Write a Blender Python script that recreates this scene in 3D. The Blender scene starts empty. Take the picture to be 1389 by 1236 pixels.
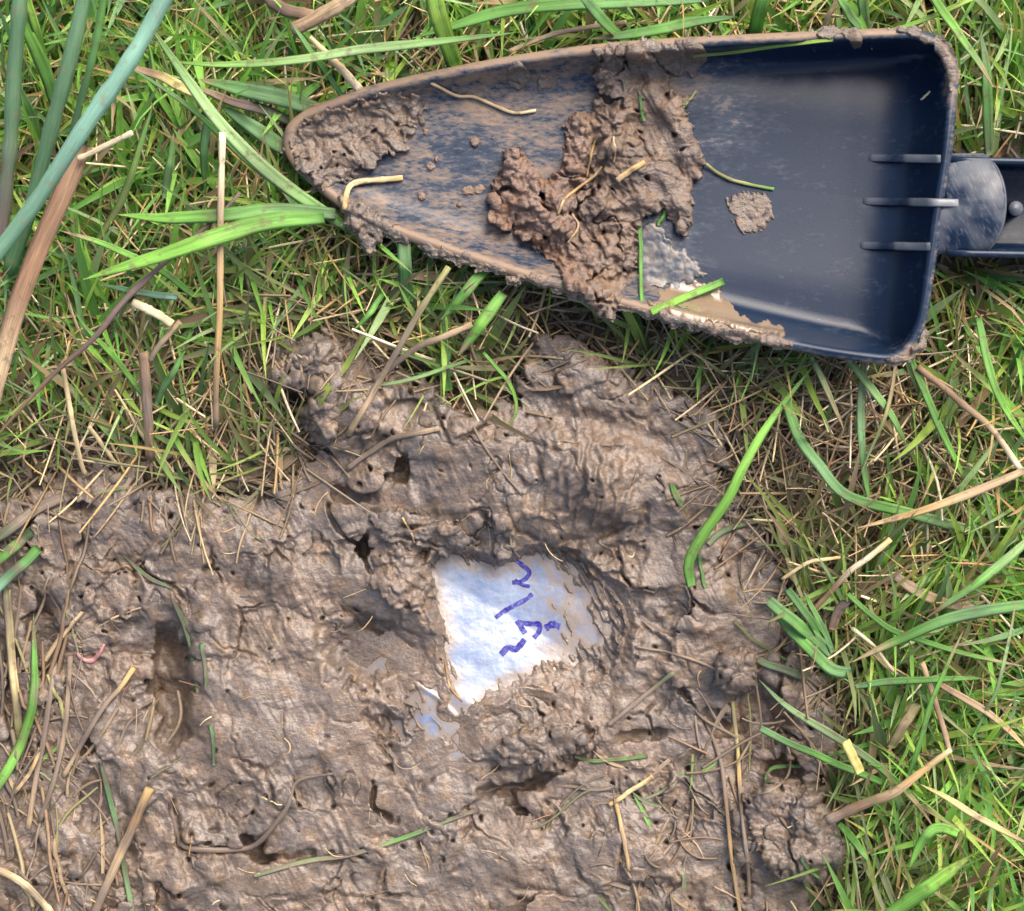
import bpy, math, random
import numpy as np
from mathutils import Vector

# ------------------------------------------------------------------ camera, sky, sun, exposure
S = 0.00025            # metres for one unit of the working grid (0.25 mm)
CX, CY = 694.5, 618.0  # middle of the patch of ground
HC = 1680.0            # height of the camera over the ground in grid units (0.42 m)
sc = bpy.context.scene
COL = sc.collection
cam = bpy.data.cameras.new('camera')
cam.sensor_width = 36.0
cam.lens = 36.0 * HC / 1389.0
cam.clip_start = 0.01
cam.clip_end = 500.0
cam.dof.use_dof = True
cam.dof.focus_distance = (HC - 25) * S
cam.dof.aperture_fstop = 16.0
camo = bpy.data.objects.new('camera', cam)
camo.location = (0, 0, HC * S)
COL.objects.link(camo)
sc.camera = camo

SUN = Vector((0.42, 0.62, 0.80)).normalized()
world = bpy.data.worlds.new('World')
sc.world = world
world.use_nodes = True
nt = world.node_tree
bg = nt.nodes['Background']
sky = nt.nodes.new('ShaderNodeTexSky')
sky.sky_type = 'NISHITA'
sky.sun_disc = False
sky.sun_elevation = math.asin(SUN.z)
sky.sun_rotation = math.atan2(SUN.x, SUN.y)
sky.dust_density = 6.0
sky.air_density = 1.0
nt.links.new(sky.outputs[0], bg.inputs[0])
bg.inputs[1].default_value = 0.15
sl = bpy.data.lights.new('sun', 'SUN')
sl.energy = 1.5
sl.angle = math.radians(48)
sl.color = (1.0, 0.95, 0.88)
so = bpy.data.objects.new('sun', sl)
so.rotation_euler = (-SUN).to_track_quat('-Z', 'Y').to_euler()
so.location = SUN * 3
COL.objects.link(so)
vs = sc.view_settings
vs.view_transform = 'Standard'
vs.look = 'None'
vs.gamma = 1.0
vs.use_curve_mapping = False
vs.exposure = 1.18
sc.cycles.max_bounces = 6
sc.cycles.use_denoising = True

rng = np.random.default_rng(7)
random.seed(7)

# ------------------------------------------------------------------ noise
_P = np.concatenate([np.random.default_rng(3).permutation(256)] * 3)
_A = np.random.default_rng(4).random(256) * 2 * np.pi
_GX, _GY = np.cos(_A), np.sin(_A)
_R1 = np.random.default_rng(5).random(256)
_R2 = np.random.default_rng(6).random(256)
_R3 = np.random.default_rng(8).random(256)

def _hash(xi, yi, seed):
    return _P[(_P[(xi + seed * 37) & 255] + yi + seed * 11) & 255]

def perlin(x, y, seed=0):
    x = np.asarray(x, float); y = np.asarray(y, float)
    x0 = np.floor(x).astype(np.int64); y0 = np.floor(y).astype(np.int64)
    fx = x - x0; fy = y - y0
    u = fx * fx * fx * (fx * (fx * 6 - 15) + 10); v = fy * fy * fy * (fy * (fy * 6 - 15) + 10)
    def g(i, j):
        h = _hash(x0 + i, y0 + j, seed)
        return _GX[h] * (fx - i) + _GY[h] * (fy - j)
    a = g(0, 0); b = g(1, 0); c = g(0, 1); d = g(1, 1)
    return ((a + (b - a) * u) * (1 - v) + (c + (d - c) * u) * v) * 1.5

def fbm(x, y, octv=4, seed=0, gain=0.5):
    s = 0; a = 1.0; t = 0
    for i in range(octv):
        s = s + a * perlin(x * 2 ** i + i * 7.3, y * 2 ** i - i * 3.1, seed + i); t += a; a *= gain
    return s / t

def worley(x, y, seed=0):
    """distance to the nearest and second nearest point, and a random number of the nearest cell"""
    x0 = np.floor(x).astype(np.int64); y0 = np.floor(y).astype(np.int64)
    f1 = np.full(x.shape, 9.0); f2 = np.full(x.shape, 9.0); rid = np.zeros(x.shape)
    for i in (-1, 0, 1):
        for j in (-1, 0, 1):
            h = _hash(x0 + i, y0 + j, seed)
            d = np.hypot(x0 + i + _R1[h] - x, y0 + j + _R2[h] - y)
            near = d < f1
            f2 = np.where(near, f1, np.minimum(f2, d))
            rid = np.where(near, _R3[h], rid)
            f1 = np.where(near, d, f1)
    return f1, f2, rid

def sstep(a, b, x):
    t = np.clip((x - a) / (b - a), 0, 1)
    return t * t * (3 - 2 * t)

def spline(pts, n):
    """Catmull-Rom through pts (k x d), n points spaced by length"""
    p = np.asarray(pts, float)
    if len(p) == 2:
        t = np.linspace(0, 1, n)[:, None]
        return p[0] + (p[1] - p[0]) * t
    q = np.vstack([2 * p[0] - p[1], p, 2 * p[-1] - p[-2]])
    out = []
    for i in range(1, len(q) - 2):
        t = np.linspace(0, 1, 24, endpoint=False)[:, None]
        a, b, c, d = q[i - 1], q[i], q[i + 1], q[i + 2]
        out.append(0.5 * (2 * b + (c - a) * t + (2 * a - 5 * b + 4 * c - d) * t ** 2 + (3 * b - a - 3 * c + d) * t ** 3))
    out.append(p[-1:])
    o = np.vstack(out)
    l = np.concatenate([[0], np.cumsum(np.linalg.norm(np.diff(o[:, :2], axis=0), axis=1))])
    tt = np.linspace(0, l[-1], n)
    return np.stack([np.interp(tt, l, o[:, k]) for k in range(o.shape[1])], 1)

def closed_spline(pts, n):
    p = np.asarray(pts, float)
    return spline(np.vstack([p[-2:], p, p[:3]]), n * 3)  # helper for outlines, trimmed below

def sdf(poly, x, y):
    """signed distance to a polygon, positive inside"""
    poly = np.asarray(poly, float)
    x = np.asarray(x, float); y = np.asarray(y, float)
    d = np.full(x.shape, 1e18); ins = np.zeros(x.shape, bool)
    n = len(poly)
    for i in range(n):
        ax, ay = poly[i]; bx, by = poly[(i + 1) % n]
        ex, ey = bx - ax, by - ay
        t = np.clip(((x - ax) * ex + (y - ay) * ey) / (ex * ex + ey * ey + 1e-12), 0, 1)
        d = np.minimum(d, (x - ax - t * ex) ** 2 + (y - ay - t * ey) ** 2)
        if ay != by:
            ins ^= ((ay > y) != (by > y)) & (x < (bx - ax) * (y - ay) / (by - ay) + ax)
    return np.where(ins, 1, -1) * np.sqrt(d)

def dline(pts, x, y):
    d = np.full(np.shape(x), 1e18)
    for (ax, ay), (bx, by) in zip(pts[:-1], pts[1:]):
        ex, ey = bx - ax, by - ay
        t = np.clip(((x - ax) * ex + (y - ay) * ey) / (ex * ex + ey * ey + 1e-9), 0, 1)
        d = np.minimum(d, (x - ax - t * ex) ** 2 + (y - ay - t * ey) ** 2)
    return np.sqrt(d)

def blur(a, r):
    for ax in (0, 1):
        p = np.pad(a, [(r + 1, r) if k == ax else (0, 0) for k in (0, 1)], mode='edge')
        c = np.cumsum(p, axis=ax)
        n = a.shape[ax]
        a = (np.take(c, range(2 * r + 1, 2 * r + 1 + n), ax) - np.take(c, range(0, n), ax)) / (2 * r + 1)
    return a

# ------------------------------------------------------------------ meshes
def true_xy(px, py, z):
    """where a point seen over ground place (px, py) from above stands when it is z high"""
    f = (HC - z) / HC
    return CX + (px - CX) * f, CY + (py - CY) * f

def world_pts(px, py, z, persp=True):
    px, py, z = np.broadcast_arrays(np.asarray(px, float), np.asarray(py, float), np.asarray(z, float))
    if persp:
        px, py = true_xy(px, py, z)
    return np.stack([(px - CX) * S, (CY - py) * S, z * S], -1).reshape(-1, 3)

def mesh_obj(name, V, F, mat, parent=None, col=None, uv=None, extra=None, smooth=True, origin=None):
    """V n x 3 metres, F list of arrays of quads / triangles"""
    V = np.asarray(V, np.float64)
    if parent is not None:
        org = np.array(parent.location)
    elif origin is not None:
        org = np.asarray(origin, float)
    else:
        org = np.zeros(3)
    me = bpy.data.meshes.new(name)
    Fs = [np.asarray(f, np.int32) for f in (F if isinstance(F, list) else [F]) if len(f)]
    me.vertices.add(len(V))
    me.vertices.foreach_set('co', (V - org).astype(np.float32).ravel())
    loops = np.concatenate([f.ravel() for f in Fs])
    tot = np.concatenate([np.full(len(f), f.shape[1], np.int32) for f in Fs])
    start = np.concatenate([[0], np.cumsum(tot)[:-1]]).astype(np.int32)
    me.loops.add(len(loops)); me.loops.foreach_set('vertex_index', loops)
    me.polygons.add(len(tot)); me.polygons.foreach_set('loop_start', start)
    me.polygons.foreach_set('use_smooth', np.full(len(tot), smooth, bool))
    me.update(calc_edges=True)
    if col is not None:
        c = np.ones((len(V), 4), np.float32); c[:, :3] = np.asarray(col).reshape(-1, 3)
        at = me.attributes.new('Col', 'FLOAT_COLOR', 'POINT'); at.data.foreach_set('color', c.ravel())
    if uv is not None:
        at = me.attributes.new('along', 'FLOAT_VECTOR', 'POINT')
        u3 = np.zeros((len(V), 3), np.float32); u3[:, :2] = uv
        at.data.foreach_set('vector', u3.ravel())
    for k, a in (extra or {}).items():
        at = me.attributes.new(k, 'FLOAT', 'POINT'); at.data.foreach_set('value', np.asarray(a, np.float32).ravel())
    me.materials.append(mat)
    o = bpy.data.objects.new(name, me)
    COL.objects.link(o)
    if parent is not None:
        o.parent = parent
    else:
        o.location = org
    return o

def tag(o, label=None, cat=None, group=None, kind=None):
    if label: o['label'] = label
    if cat: o['category'] = cat
    if group: o['group'] = group
    if kind: o['kind'] = kind
    return o

def thing(name, loc, label, cat, group=None):
    o = bpy.data.objects.new(name, None)
    o.empty_display_size = 0.02
    COL.objects.link(o)
    o.location = loc
    return tag(o, label, cat, group)

def grid_faces(nr, nc, keep=None):
    i = np.arange(nr * nc).reshape(nr, nc)
    q = np.stack([i[:-1, :-1], i[1:, :-1], i[1:, 1:], i[:-1, 1:]], -1)
    if keep is not None:
        k = keep[:-1, :-1] | keep[1:, :-1] | keep[1:, 1:] | keep[:-1, 1:]
        q = q[k]
    return q.reshape(-1, 4)

def compact(V, F, *arrs):
    used = np.unique(F)
    m = np.full(len(V), -1, np.int64); m[used] = np.arange(len(used))
    return (V[used], m[F]) + tuple(a[used] for a in arrs)

# ------------------------------------------------------------------ materials
def new_mat(name):
    m = bpy.data.materials.new(name); m.use_nodes = True
    n = m.node_tree.nodes; b = n['Principled BSDF']
    return m, m.node_tree, b

def nd(t, kind, **kw):
    n = t.nodes.new(kind)
    for k, v in kw.items():
        if k.startswith('i_'):
            n.inputs[k[2:].replace('_', ' ')].default_value = v
        else:
            setattr(n, k, v)
    return n

def attr(t, name):
    return nd(t, 'ShaderNodeAttribute', attribute_name=name)

def mix_col(t, fac, a, b, blend='MIX'):
    n = t.nodes.new('ShaderNodeMix'); n.data_type = 'RGBA'; n.blend_type = blend
    for sock, v in ((n.inputs[0], fac), (n.inputs[6], a), (n.inputs[7], b)):
        if hasattr(v, 'is_linked') or hasattr(v, 'links'):
            t.links.new(v, sock)
        elif isinstance(v, (int, float)):
            sock.default_value = v
        else:
            sock.default_value = (*v, 1)
    return n.outputs[2]

def noise(t, vec, scale, detail=3.0, rough=0.55):
    n = nd(t, 'ShaderNodeTexNoise'); n.inputs['Scale'].default_value = scale
    n.inputs['Detail'].default_value = detail; n.inputs['Roughness'].default_value = rough
    if vec is not None: t.links.new(vec, n.inputs['Vector'])
    return n.outputs['Fac']

def ramp(t, fac, stops):
    n = nd(t, 'ShaderNodeValToRGB')
    e = n.color_ramp.elements
    while len(e) < len(stops): e.new(0.5)
    for k, (p, c) in zip(e, stops):
        k.position = p; k.color = (c, c, c, 1) if isinstance(c, (int, float)) else (*c, 1)
    t.links.new(fac, n.inputs[0])
    return n.outputs[0]

def mapr(t, v, a, b, c, d):
    n = nd(t, 'ShaderNodeMapRange'); t.links.new(v, n.inputs[0])
    for i, x in enumerate((a, b, c, d)): n.inputs[i + 1].default_value = x
    return n.outputs[0]

def bump(t, h, strength, dist, normal=None):
    n = nd(t, 'ShaderNodeBump'); n.inputs['Strength'].default_value = strength; n.inputs['Distance'].default_value = dist
    t.links.new(h, n.inputs['Height'])
    if normal is not None: t.links.new(normal, n.inputs['Normal'])
    return n.outputs[0]

def mud_mat(name, rlo, rhi, spec=0.5, bstr=0.6):
    m, t, b = new_mat(name)
    geo = nd(t, 'ShaderNodeNewGeometry').outputs['Position']
    mp = nd(t, 'ShaderNodeMapping'); mp.inputs['Rotation'].default_value = (0, 0, math.radians(58)); mp.inputs['Scale'].default_value = (1, 2.2, 1)
    t.links.new(geo, mp.inputs[0])
    st = noise(t, mp.outputs[0], 420, 4, 0.6)
    fine = noise(t, geo, 1500, 3, 0.6)
    big = noise(t, geo, 90, 3, 0.5)
    c = attr(t, 'Col').outputs['Color']
    c = mix_col(t, 1.0, c, ramp(t, st, [(0.28, (0.66, 0.65, 0.64)), (0.7, (1.22, 1.21, 1.2))]), 'MULTIPLY')
    c = mix_col(t, 1.0, c, ramp(t, fine, [(0.3, 0.72), (0.7, 1.2)]), 'MULTIPLY')
    t.links.new(c, b.inputs['Base Color'])
    w = attr(t, 'wet').outputs['Fac']
    r = nd(t, 'ShaderNodeMath', operation='MULTIPLY_ADD'); t.links.new(w, r.inputs[0]); r.inputs[1].default_value = rlo - rhi; r.inputs[2].default_value = rhi
    r2 = nd(t, 'ShaderNodeMath', operation='MULTIPLY_ADD'); t.links.new(big, r2.inputs[0]); r2.inputs[1].default_value = 0.3; t.links.new(r.outputs[0], r2.inputs[2])
    r3 = nd(t, 'ShaderNodeMath', operation='SUBTRACT', use_clamp=True); t.links.new(r2.outputs[0], r3.inputs[0]); r3.inputs[1].default_value = 0.15
    t.links.new(r3.outputs[0], b.inputs['Roughness'])
    b.inputs['Specular IOR Level'].default_value = spec
    n1 = bump(t, st, bstr, 0.0007)
    n2 = bump(t, fine, min(1.0, bstr * 1.6), 0.0003, n1)
    t.links.new(n2, b.inputs['Normal'])
    return m

def leaf_mat(name, trans, rough, veins=1.0, blotch=0.3):
    m, t, b = new_mat(name)
    al = attr(t, 'along').outputs['Vector']
    sx = nd(t, 'ShaderNodeSeparateXYZ'); t.links.new(al, sx.inputs[0])
    c = attr(t, 'Col').outputs['Color']
    mp = nd(t, 'ShaderNodeMapping'); mp.inputs['Scale'].default_value = (20, 0.55, 1); t.links.new(al, mp.inputs[0])
    v = noise(t, mp.outputs[0], 1.0, 3, 0.7)
    geo = nd(t, 'ShaderNodeNewGeometry').outputs['Position']
    bl = noise(t, geo, 260, 4, 0.6)
    c = mix_col(t, veins, c, ramp(t, v, [(0.3, 0.55), (0.5, 1.0), (0.72, 1.5)]), 'MULTIPLY')
    spot = ramp(t, bl, [(0.56, 0.0), (0.66, 1.0)])
    k = nd(t, 'ShaderNodeMath', operation='MULTIPLY'); t.links.new(spot, k.inputs[0]); k.inputs[1].default_value = blotch
    c = mix_col(t, k.outputs[0], c, (0.16, 0.115, 0.07))
    t.links.new(c, b.inputs['Base Color'])
    b.inputs['Roughness'].default_value = rough
    b.inputs['Specular IOR Level'].default_value = 0.3
    nb = bump(t, v, 0.4, 0.0002)
    t.links.new(nb, b.inputs['Normal'])
    if trans > 0:
        tr = nd(t, 'ShaderNodeBsdfTranslucent'); t.links.new(mix_col(t, 1.0, c, (1.25, 1.35, 0.6), 'MULTIPLY'), tr.inputs[0])
        mx = nd(t, 'ShaderNodeMixShader'); mx.inputs[0].default_value = trans
        t.links.new(b.outputs[0], mx.inputs[1]); t.links.new(tr.outputs[0], mx.inputs[2])
        t.links.new(mx.outputs[0], t.nodes['Material Output'].inputs[0])
    return m

M_MUD = mud_mat('wet_mud', 0.25, 0.58, 0.45, 0.45)
M_CLUMP = mud_mat('shovel_mud', 0.24, 0.6, 0.5, 0.8)
M_LEAF = leaf_mat('grass_leaf', 0.33, 0.55, 0.9, 0.6)
M_GRASS = leaf_mat('grass_short', 0.38, 0.5, 0.7, 0.25)
M_STRAW = leaf_mat('dry_straw', 0.08, 0.65, 1.0, 0.75)
M_RUSH = leaf_mat('rush_skin', 0.0, 0.48, 0.5, 0.45)
# ------------------------------------------------------------------ the ground and the mud
MUD = [(-60, 700), (20, 668), (60, 632), (130, 612), (190, 640), (250, 655), (345, 660), (405, 625), (425, 600), (388, 560), (352, 505), (372, 465),
       (440, 445), (470, 452), (520, 470), (560, 500), (600, 520), (640, 545), (690, 530), (705, 470), (690, 432), (770, 432), (830, 470), (900, 510), (960, 540),
       (1000, 562), (1000, 610), (985, 655), (1030, 690), (1060, 745), (1082, 800), (1090, 860), (1135, 930), (1145, 1010), (1130, 1065),
       (1150, 1120), (1160, 1170), (1120, 1215), (1100, 1300), (900, 1380), (400, 1400), (60, 1370), (-60, 1300), (-120, 1000)]
HOLE = [(583, 772), (600, 752), (640, 757), (668, 768), (700, 760), (722, 750), (772, 752), (802, 778), (822, 800), (842, 822), (848, 850),
        (838, 878), (815, 892), (795, 892), (770, 905), (722, 912), (690, 930), (656, 945), (622, 970), (604, 965), (612, 930), (604, 890), (606, 850), (592, 815)]
BITS = [(588, 985, 34, 18, 35), (575, 945, 26, 14, 40), (512, 906, 12, 8, 0), (822, 892, 16, 9, -20),
        (815, 862, 8, 20, 10), (540, 990, 22, 10, 30), (620, 1022, 10, 7, 0)]

def bag_z(x, y):
    s_ = -0.50 * (x - 690) + 0.86 * (y - 800)
    b = -28 + 0.10 * np.clip(s_, -40, 30) + 0.24 * np.clip(s_ - 30, 0, 130) - 0.3 * np.clip(575 - x, 0, 120) + 0.0011 * np.clip(x - 712, 0, 165) ** 2
    b = b + 3.0 * fbm(x / 80, y / 80, 2, 41) + 0.35 * perlin(x / 22, y / 22, 42)
    b = b + 3.5 * np.exp(-(dline([(560, 925), (592, 945), (618, 972)], x, y) / 3.0) ** 2)
    b = b + 2.0 * np.exp(-(dline([(812, 880), (822, 845), (818, 815)], x, y) / 3.5) ** 2)
    return b

def streaks(x, y, L, W, seed, octv=3):
    a = math.radians(62)
    u = x * math.cos(a) + y * math.sin(a); v = -x * math.sin(a) + y * math.cos(a)
    return fbm(u / L, v / W, octv, seed)

BLOBS = [  # centre, radii, turn, height, flatness
    (420, 500, 62, 50, 20, 18, 2), (470, 560, 60, 60, 30, 16, 2), (560, 570, 120, 50, 10, 15, 1.5), (690, 640, 150, 75, 15, 20, 2), (760, 540, 100, 60, 15, 12, 2), (540, 690, 90, 60, 10, 10, 1.5),
    (840, 650, 110, 55, 20, 18, 2), (900, 560, 110, 40, 20, 9, 2), (780, 500, 90, 55, 20, 7, 2), (800, 480, 70, 30, 20, 5, 1.5), (520, 790, 70, 55, 0, 9, 1.5), (340, 760, 110, 60, 0, 8, 1.3),
    (180, 700, 110, 50, 0, 9, 1.3), (120, 800, 50, 70, 0, 6, 1.3), (390, 960, 125, 110, -15, 7, 2.5), (560, 1080, 90, 55, 0, 4, 2), (960, 800, 50, 60, 0, 8, 1.5),
    (940, 900, 70, 45, 0, 7, 1.5), (760, 1000, 70, 35, -10, 10, 1.5), (700, 1030, 40, 25, 0, 6, 1.5), (690, 1160, 140, 50, 0, 5, 1.5), (1070, 1130, 80, 62, 10, 17, 2.2),
    (1090, 960, 50, 60, 20, 9, 2), (1000, 660, 30, 40, 0, 8, 1.5), (1040, 720, 35, 35, 0, 4, 1.5), (900, 1100, 90, 60, 0, 3, 1.5), (330, 1200, 120, 40, 0, 6, 1.5), (140, 1020, 30, 90, 10, 6, 1.5),
    (204, 930, 50, 84, -8, -15, 2.0), (232, 925, 27, 82, -4, -24, 2.5), (285, 920, 22, 90, -4, 6, 2.0), (500, 880, 58, 38, 10, -24, 1.8), (405, 545, 26, 20, 20, -26, 1.5), (545, 640, 16, 18, 10, -16, 2), (490, 745, 14, 16, 0, -22, 2), (478, 672, 26, 14, 10, -14, 2),
    (350, 1155, 26, 20, 30, -26, 2), (1030, 970, 44, 36, 30, -18, 2), (985, 985, 30, 14, 20, -14, 2), (1060, 1045, 24, 18, 0, -18, 2), (705, 1062, 30, 18, 0, -10, 1.5), (690, 1082, 14, 12, 0, -14, 2),
    (705, 1097, 10, 8, 0, -14, 2), (846, 752, 30, 14, -10, -6, 2), (870, 1000, 34, 12, -10, -12, 2), (60, 860, 26, 50, 0, -16, 2), (120, 1020, 14, 12, 0, -18, 2), (130, 1085, 20, 46, 5, -12, 2), (108, 690, 12, 9, 30, -14, 2),
    (330, 650, 60, 14, -8, -10, 2), (1010, 770, 20, 40, 10, -6, 1.5), (640, 490, 40, 30, 0, -10, 2), (760, 440, 14, 16, 0, -12, 2), (1010, 585, 12, 40, 0, -12, 2), (1195, 640, 50, 40, 0, 10, 2)]
CREV = [([(640, 735), (580, 748), (560, 770)], 5, 10), ([(575, 1060), (610, 1038), (700, 1040), (760, 1010), (800, 992)], 5, 9), ([(505, 1070), (508, 1090), (524, 1110)], 3.5, 12),
        ([(655, 1070), (720, 1062), (760, 1044), (800, 1020)], 5, 10), ([(640, 690), (690, 720), (740, 730)], 3, 5), ([(445, 690), (470, 730), (500, 770)], 4, 9),
        ([(370, 470), (405, 500), (450, 498)], 4, 9), ([(620, 420), (700, 470), (720, 520)], 4, 8), ([(740, 740), (830, 720), (880, 700)], 6, 9),
        ([(300, 1150), (345, 1170), (420, 1160)], 6, 9), ([(230, 1090), (245, 1145)], 4, 7), ([(600, 770), (606, 850), (600, 900)], 4, 4), ([(0, 840), (20, 930), (24, 1010)], 10, 8), ([(150, 1040), (170, 1150), (190, 1240)], 8, 7)]
SMOOTH = [(390, 950, 130, 100, 0.75), (240, 920, 60, 80, 0.5), (780, 660, 150, 80, 0.5), (560, 700, 60, 40, 0.6), (850, 540, 110, 50, 0.45), (740, 970, 90, 40, 0.4), (570, 1090, 90, 40, 0.6), (700, 1170, 140, 50, 0.45)]

def ell(x, y, cx, cy, rx, ry, rot):
    a = math.radians(rot); c, s_ = math.cos(a), math.sin(a)
    u = (x - cx) * c + (y - cy) * s_; v = -(x - cx) * s_ + (y - cy) * c
    return (u / rx) ** 2 + (v / ry) ** 2

def ell_sdf(x, y, cx, cy, rx, ry, rot):
    a = math.radians(rot); c, s_ = math.cos(a), math.sin(a)
    u = (x - cx) * c + (y - cy) * s_; v = -(x - cx) * s_ + (y - cy) * c
    r = np.sqrt((u / rx) ** 2 + (v / ry) ** 2) + 1e-6
    return np.minimum((1 - r) * r / (np.sqrt((u / rx ** 2) ** 2 + (v / ry ** 2) ** 2) + 1e-6), min(rx, ry))

def ground_z(x, y):
    return -6 + 6 * fbm(x / 120, y / 120, 4, 51) + 2.0 * perlin(x / 17, y / 17, 52) + 10 * np.exp(-ell(x, y, 1195, 625, 70, 50, 0))

def mud_relief(x, y, rough, seed=0, plate=16.0, crumb=1.0):
    """wet lumps and folds, crumbly where rough is high, grid units"""
    wx = x + 11 * perlin(x / 48, y / 48, seed + 1) + 3 * perlin(x / 11, y / 11, seed + 2)
    wy = y + 11 * perlin(x / 48, y / 48, seed + 3) + 3 * perlin(x / 11, y / 11, seed + 4)
    f1, f2, r1 = worley(wx / 66, wy / 60, seed + 5)
    e = f2 - f1
    z = (plate * (r1 - 0.5) * sstep(0.0, 0.2, e) - 10.0 * np.exp(-(e / 0.05) ** 2) * sstep(0.0, 0.4, perlin(x / 50, y / 50, seed + 14))) * np.clip(rough, 0.25, 1.5)
    z = z + 11.0 * fbm(wx / 62, wy / 62, 2, seed + 8, 0.45) * (0.6 + 0.4 * rough)
    z = z + 7.0 * (0.4 - np.sqrt(perlin(wx / 40, wy / 34, seed + 6) ** 2 + 0.015)) * (0.3 + 0.7 * rough)
    z = z + 2.8 * perlin(wx / 19, wy / 19, seed + 26) * rough
    loc = sstep(-0.15, 0.35, perlin(x / 55, y / 55, seed + 27)) * rough
    z = z + 1.7 * (0.3 - np.sqrt(perlin(wx / 9.5, wy / 9.5, seed + 16) ** 2 + 0.02)) * loc
    f1, f2, r3 = worley(wx / 9.5, wy / 9.5, seed + 7)
    z = z + 2.0 * crumb * (0.45 - 1.3 * f1 * f1) * (loc if crumb == 1.0 else rough)
    if crumb > 1.0:
        f1, f2, r3 = worley(wx / 15, wy / 15, seed + 30)
        z = z + (3.2 * (0.4 - 1.2 * f1 * f1) + 4.0 * (r3 - 0.5) * sstep(0, 0.3, f2 - f1)) * rough
    tool = sstep(0.0, 0.4, perlin(x / 70, y / 70, seed + 28))
    z = z + 1.5 * streaks(x, y, 44, 8.0, seed + 9, 2) * (0.25 + tool) + 0.5 * streaks(x, y, 10, 3.6, seed + 11, 1) * (0.3 + 0.7 * rough)
    rid = 1 - np.abs(perlin(wx / 30, wy / 30, seed + 13))
    z = z - 7.0 * np.clip((rid - 0.9) / 0.1, 0, 1) ** 2 * rough * sstep(0.05, 0.4, perlin(x / 70, y / 70, seed + 18))
    f1, f2, r4 = worley(wx / 24, wy / 24, seed + 15)
    k = r4 < 0.17 + 0.22 * sstep(0.1, 0.5, perlin(x / 85, y / 85, seed + 23))
    z = z - np.where(k, 12 + 30 * r4, 0) * np.exp(-(f1 / (0.06 + 0.24 * r4)) ** 2) * (0.35 + 0.65 * rough)
    return z

def mud_z(x, y):
    wx = x + 16 * fbm(x / 45, y / 45, 3, 61); wy = y + 16 * fbm(x / 45, y / 45, 3, 64)
    z = 8 + 10 * fbm(x / 150, y / 150, 3, 67)
    for cx, cy, rx, ry, rot, h, p in BLOBS:
        z = z + 2.0 * h * np.exp(-ell(wx, wy, cx, cy, rx, ry, rot) ** p)
    for pts, w, d in CREV:
        z = z - 1.75 * d * np.exp(-(dline(pts, wx, wy) / (1.15 * w)) ** 2)
    rough = np.ones_like(x)
    for cx, cy, rx, ry, k in SMOOTH:
        rough = rough * (1 - k * np.exp(-ell(wx, wy, cx, cy, rx, ry, 0) ** 2))
    rough = rough * np.clip(0.72 + 2.4 * fbm(x / 95, y / 95, 3, 70) + 0.35 * np.exp(-ell(x, y, 220, 730, 230, 80, 0)), 0.04, 1.45)
    z = z + 1.15 * mud_relief(x, y, rough, 80)
    arc = np.hypot(x - 600, (y - 610) * 0.75) + 9 * perlin(x / 40, y / 40, 71)
    z = z + 2.6 * np.sin(arc / 3.1 + 2.5 * perlin(x / 22, y / 22, 72)) * np.exp(-ell(x, y, 790, 665, 95, 72, 20) ** 2)
    # edge of the mud
    sm = sdf(MUD, x, y) + 16 * fbm(x / 42, y / 42, 3, 73) + 9 * fbm(x / 14, y / 14, 2, 174) + 6 * perlin(x / 10, y / 10, 74)
    e = sstep(-4, 26, sm)
    z = np.where(e < 1, z * e + (-24) * (1 - e), z)
    # the hollow with the bag
    hs = sdf(HOLE, x, y)
    for cx, cy, rx, ry, rot in BITS:
        hs = np.maximum(hs, ell_sdf(x + 14 * perlin(x / 21, y / 21, 191) + 5 * perlin(x / 8, y / 8, 192), y + 14 * perlin(x / 21, y / 21, 193) + 5 * perlin(x / 8, y / 8, 194), cx, cy, rx, ry, rot))
    right = sstep(690, 800, x)
    inn = sstep(-7, 6, hs)
    q = np.minimum(hs, 26) + (streaks(x, y, 32, 9.5, 75, 2) * (6 + 44 * right) + 18 * right * fbm(x / 16, y / 16, 2, 74) - 15 * right - 16 * sstep(790, 850, x) + 15 * fbm(x / 26, y / 26, 2, 77) + 2.5 * perlin(x / 8, y / 8, 76)) * inn
    q = q - 12 * sstep(0.15, 0.6, streaks(x, y, 40, 6.0, 78, 1)) * sstep(30, 10, hs) * (1 - right) * inn
    bz = bag_z(x, y)
    slope = 0.45 + 2.4 * sstep(800, 755, y) + 1.0 * sstep(640, 590, x) + 0.3 * sstep(800, 850, x)
    wall = (-q + 6 * fbm(x / 12, y / 12, 2, 79) * sstep(0, 12, -hs)) * slope + 0.6 * mud_relief(x, y, np.ones_like(x), 81) * sstep(4, 30, -hs)
    up = np.maximum(np.minimum(wall, np.maximum(z - bz, 0)), 0) + 0.3
    film = np.minimum(up, 0.3 + 0.5 * (0.5 + perlin(x / 9, y / 9, 90)) + np.clip(-q - 2, 0, 60) * 0.28 * (1 + 0.5 * fbm(x / 18, y / 18, 2, 190)) + np.maximum(-hs, 0) * 3)
    z2 = np.where(q > 0, bz - 1.2 - np.minimum(q * 0.12, 4), np.where(hs > 0, bz + film, bz + up))
    k = sstep(-70, -40, hs)
    z = np.where(hs > -70, np.minimum(z, z2 * k + z * (1 - k)), z)
    z = np.where((hs > -45) & (q <= 0), np.maximum(z, bz + 0.3), z)
    return z, sm, rough, hs, np.where(hs > -45, q, -40.0)

GX0, GY0, GST = -130.0, 400.0, 1.45
gxs = np.arange(GX0, 1210, GST); gys = np.arange(GY0, 1330, GST)
gx, gy = np.meshgrid(gxs, gys)
TZ, TSM, TR, THS, TQ = mud_z(gx, gy)
keep = TSM > -14
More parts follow.
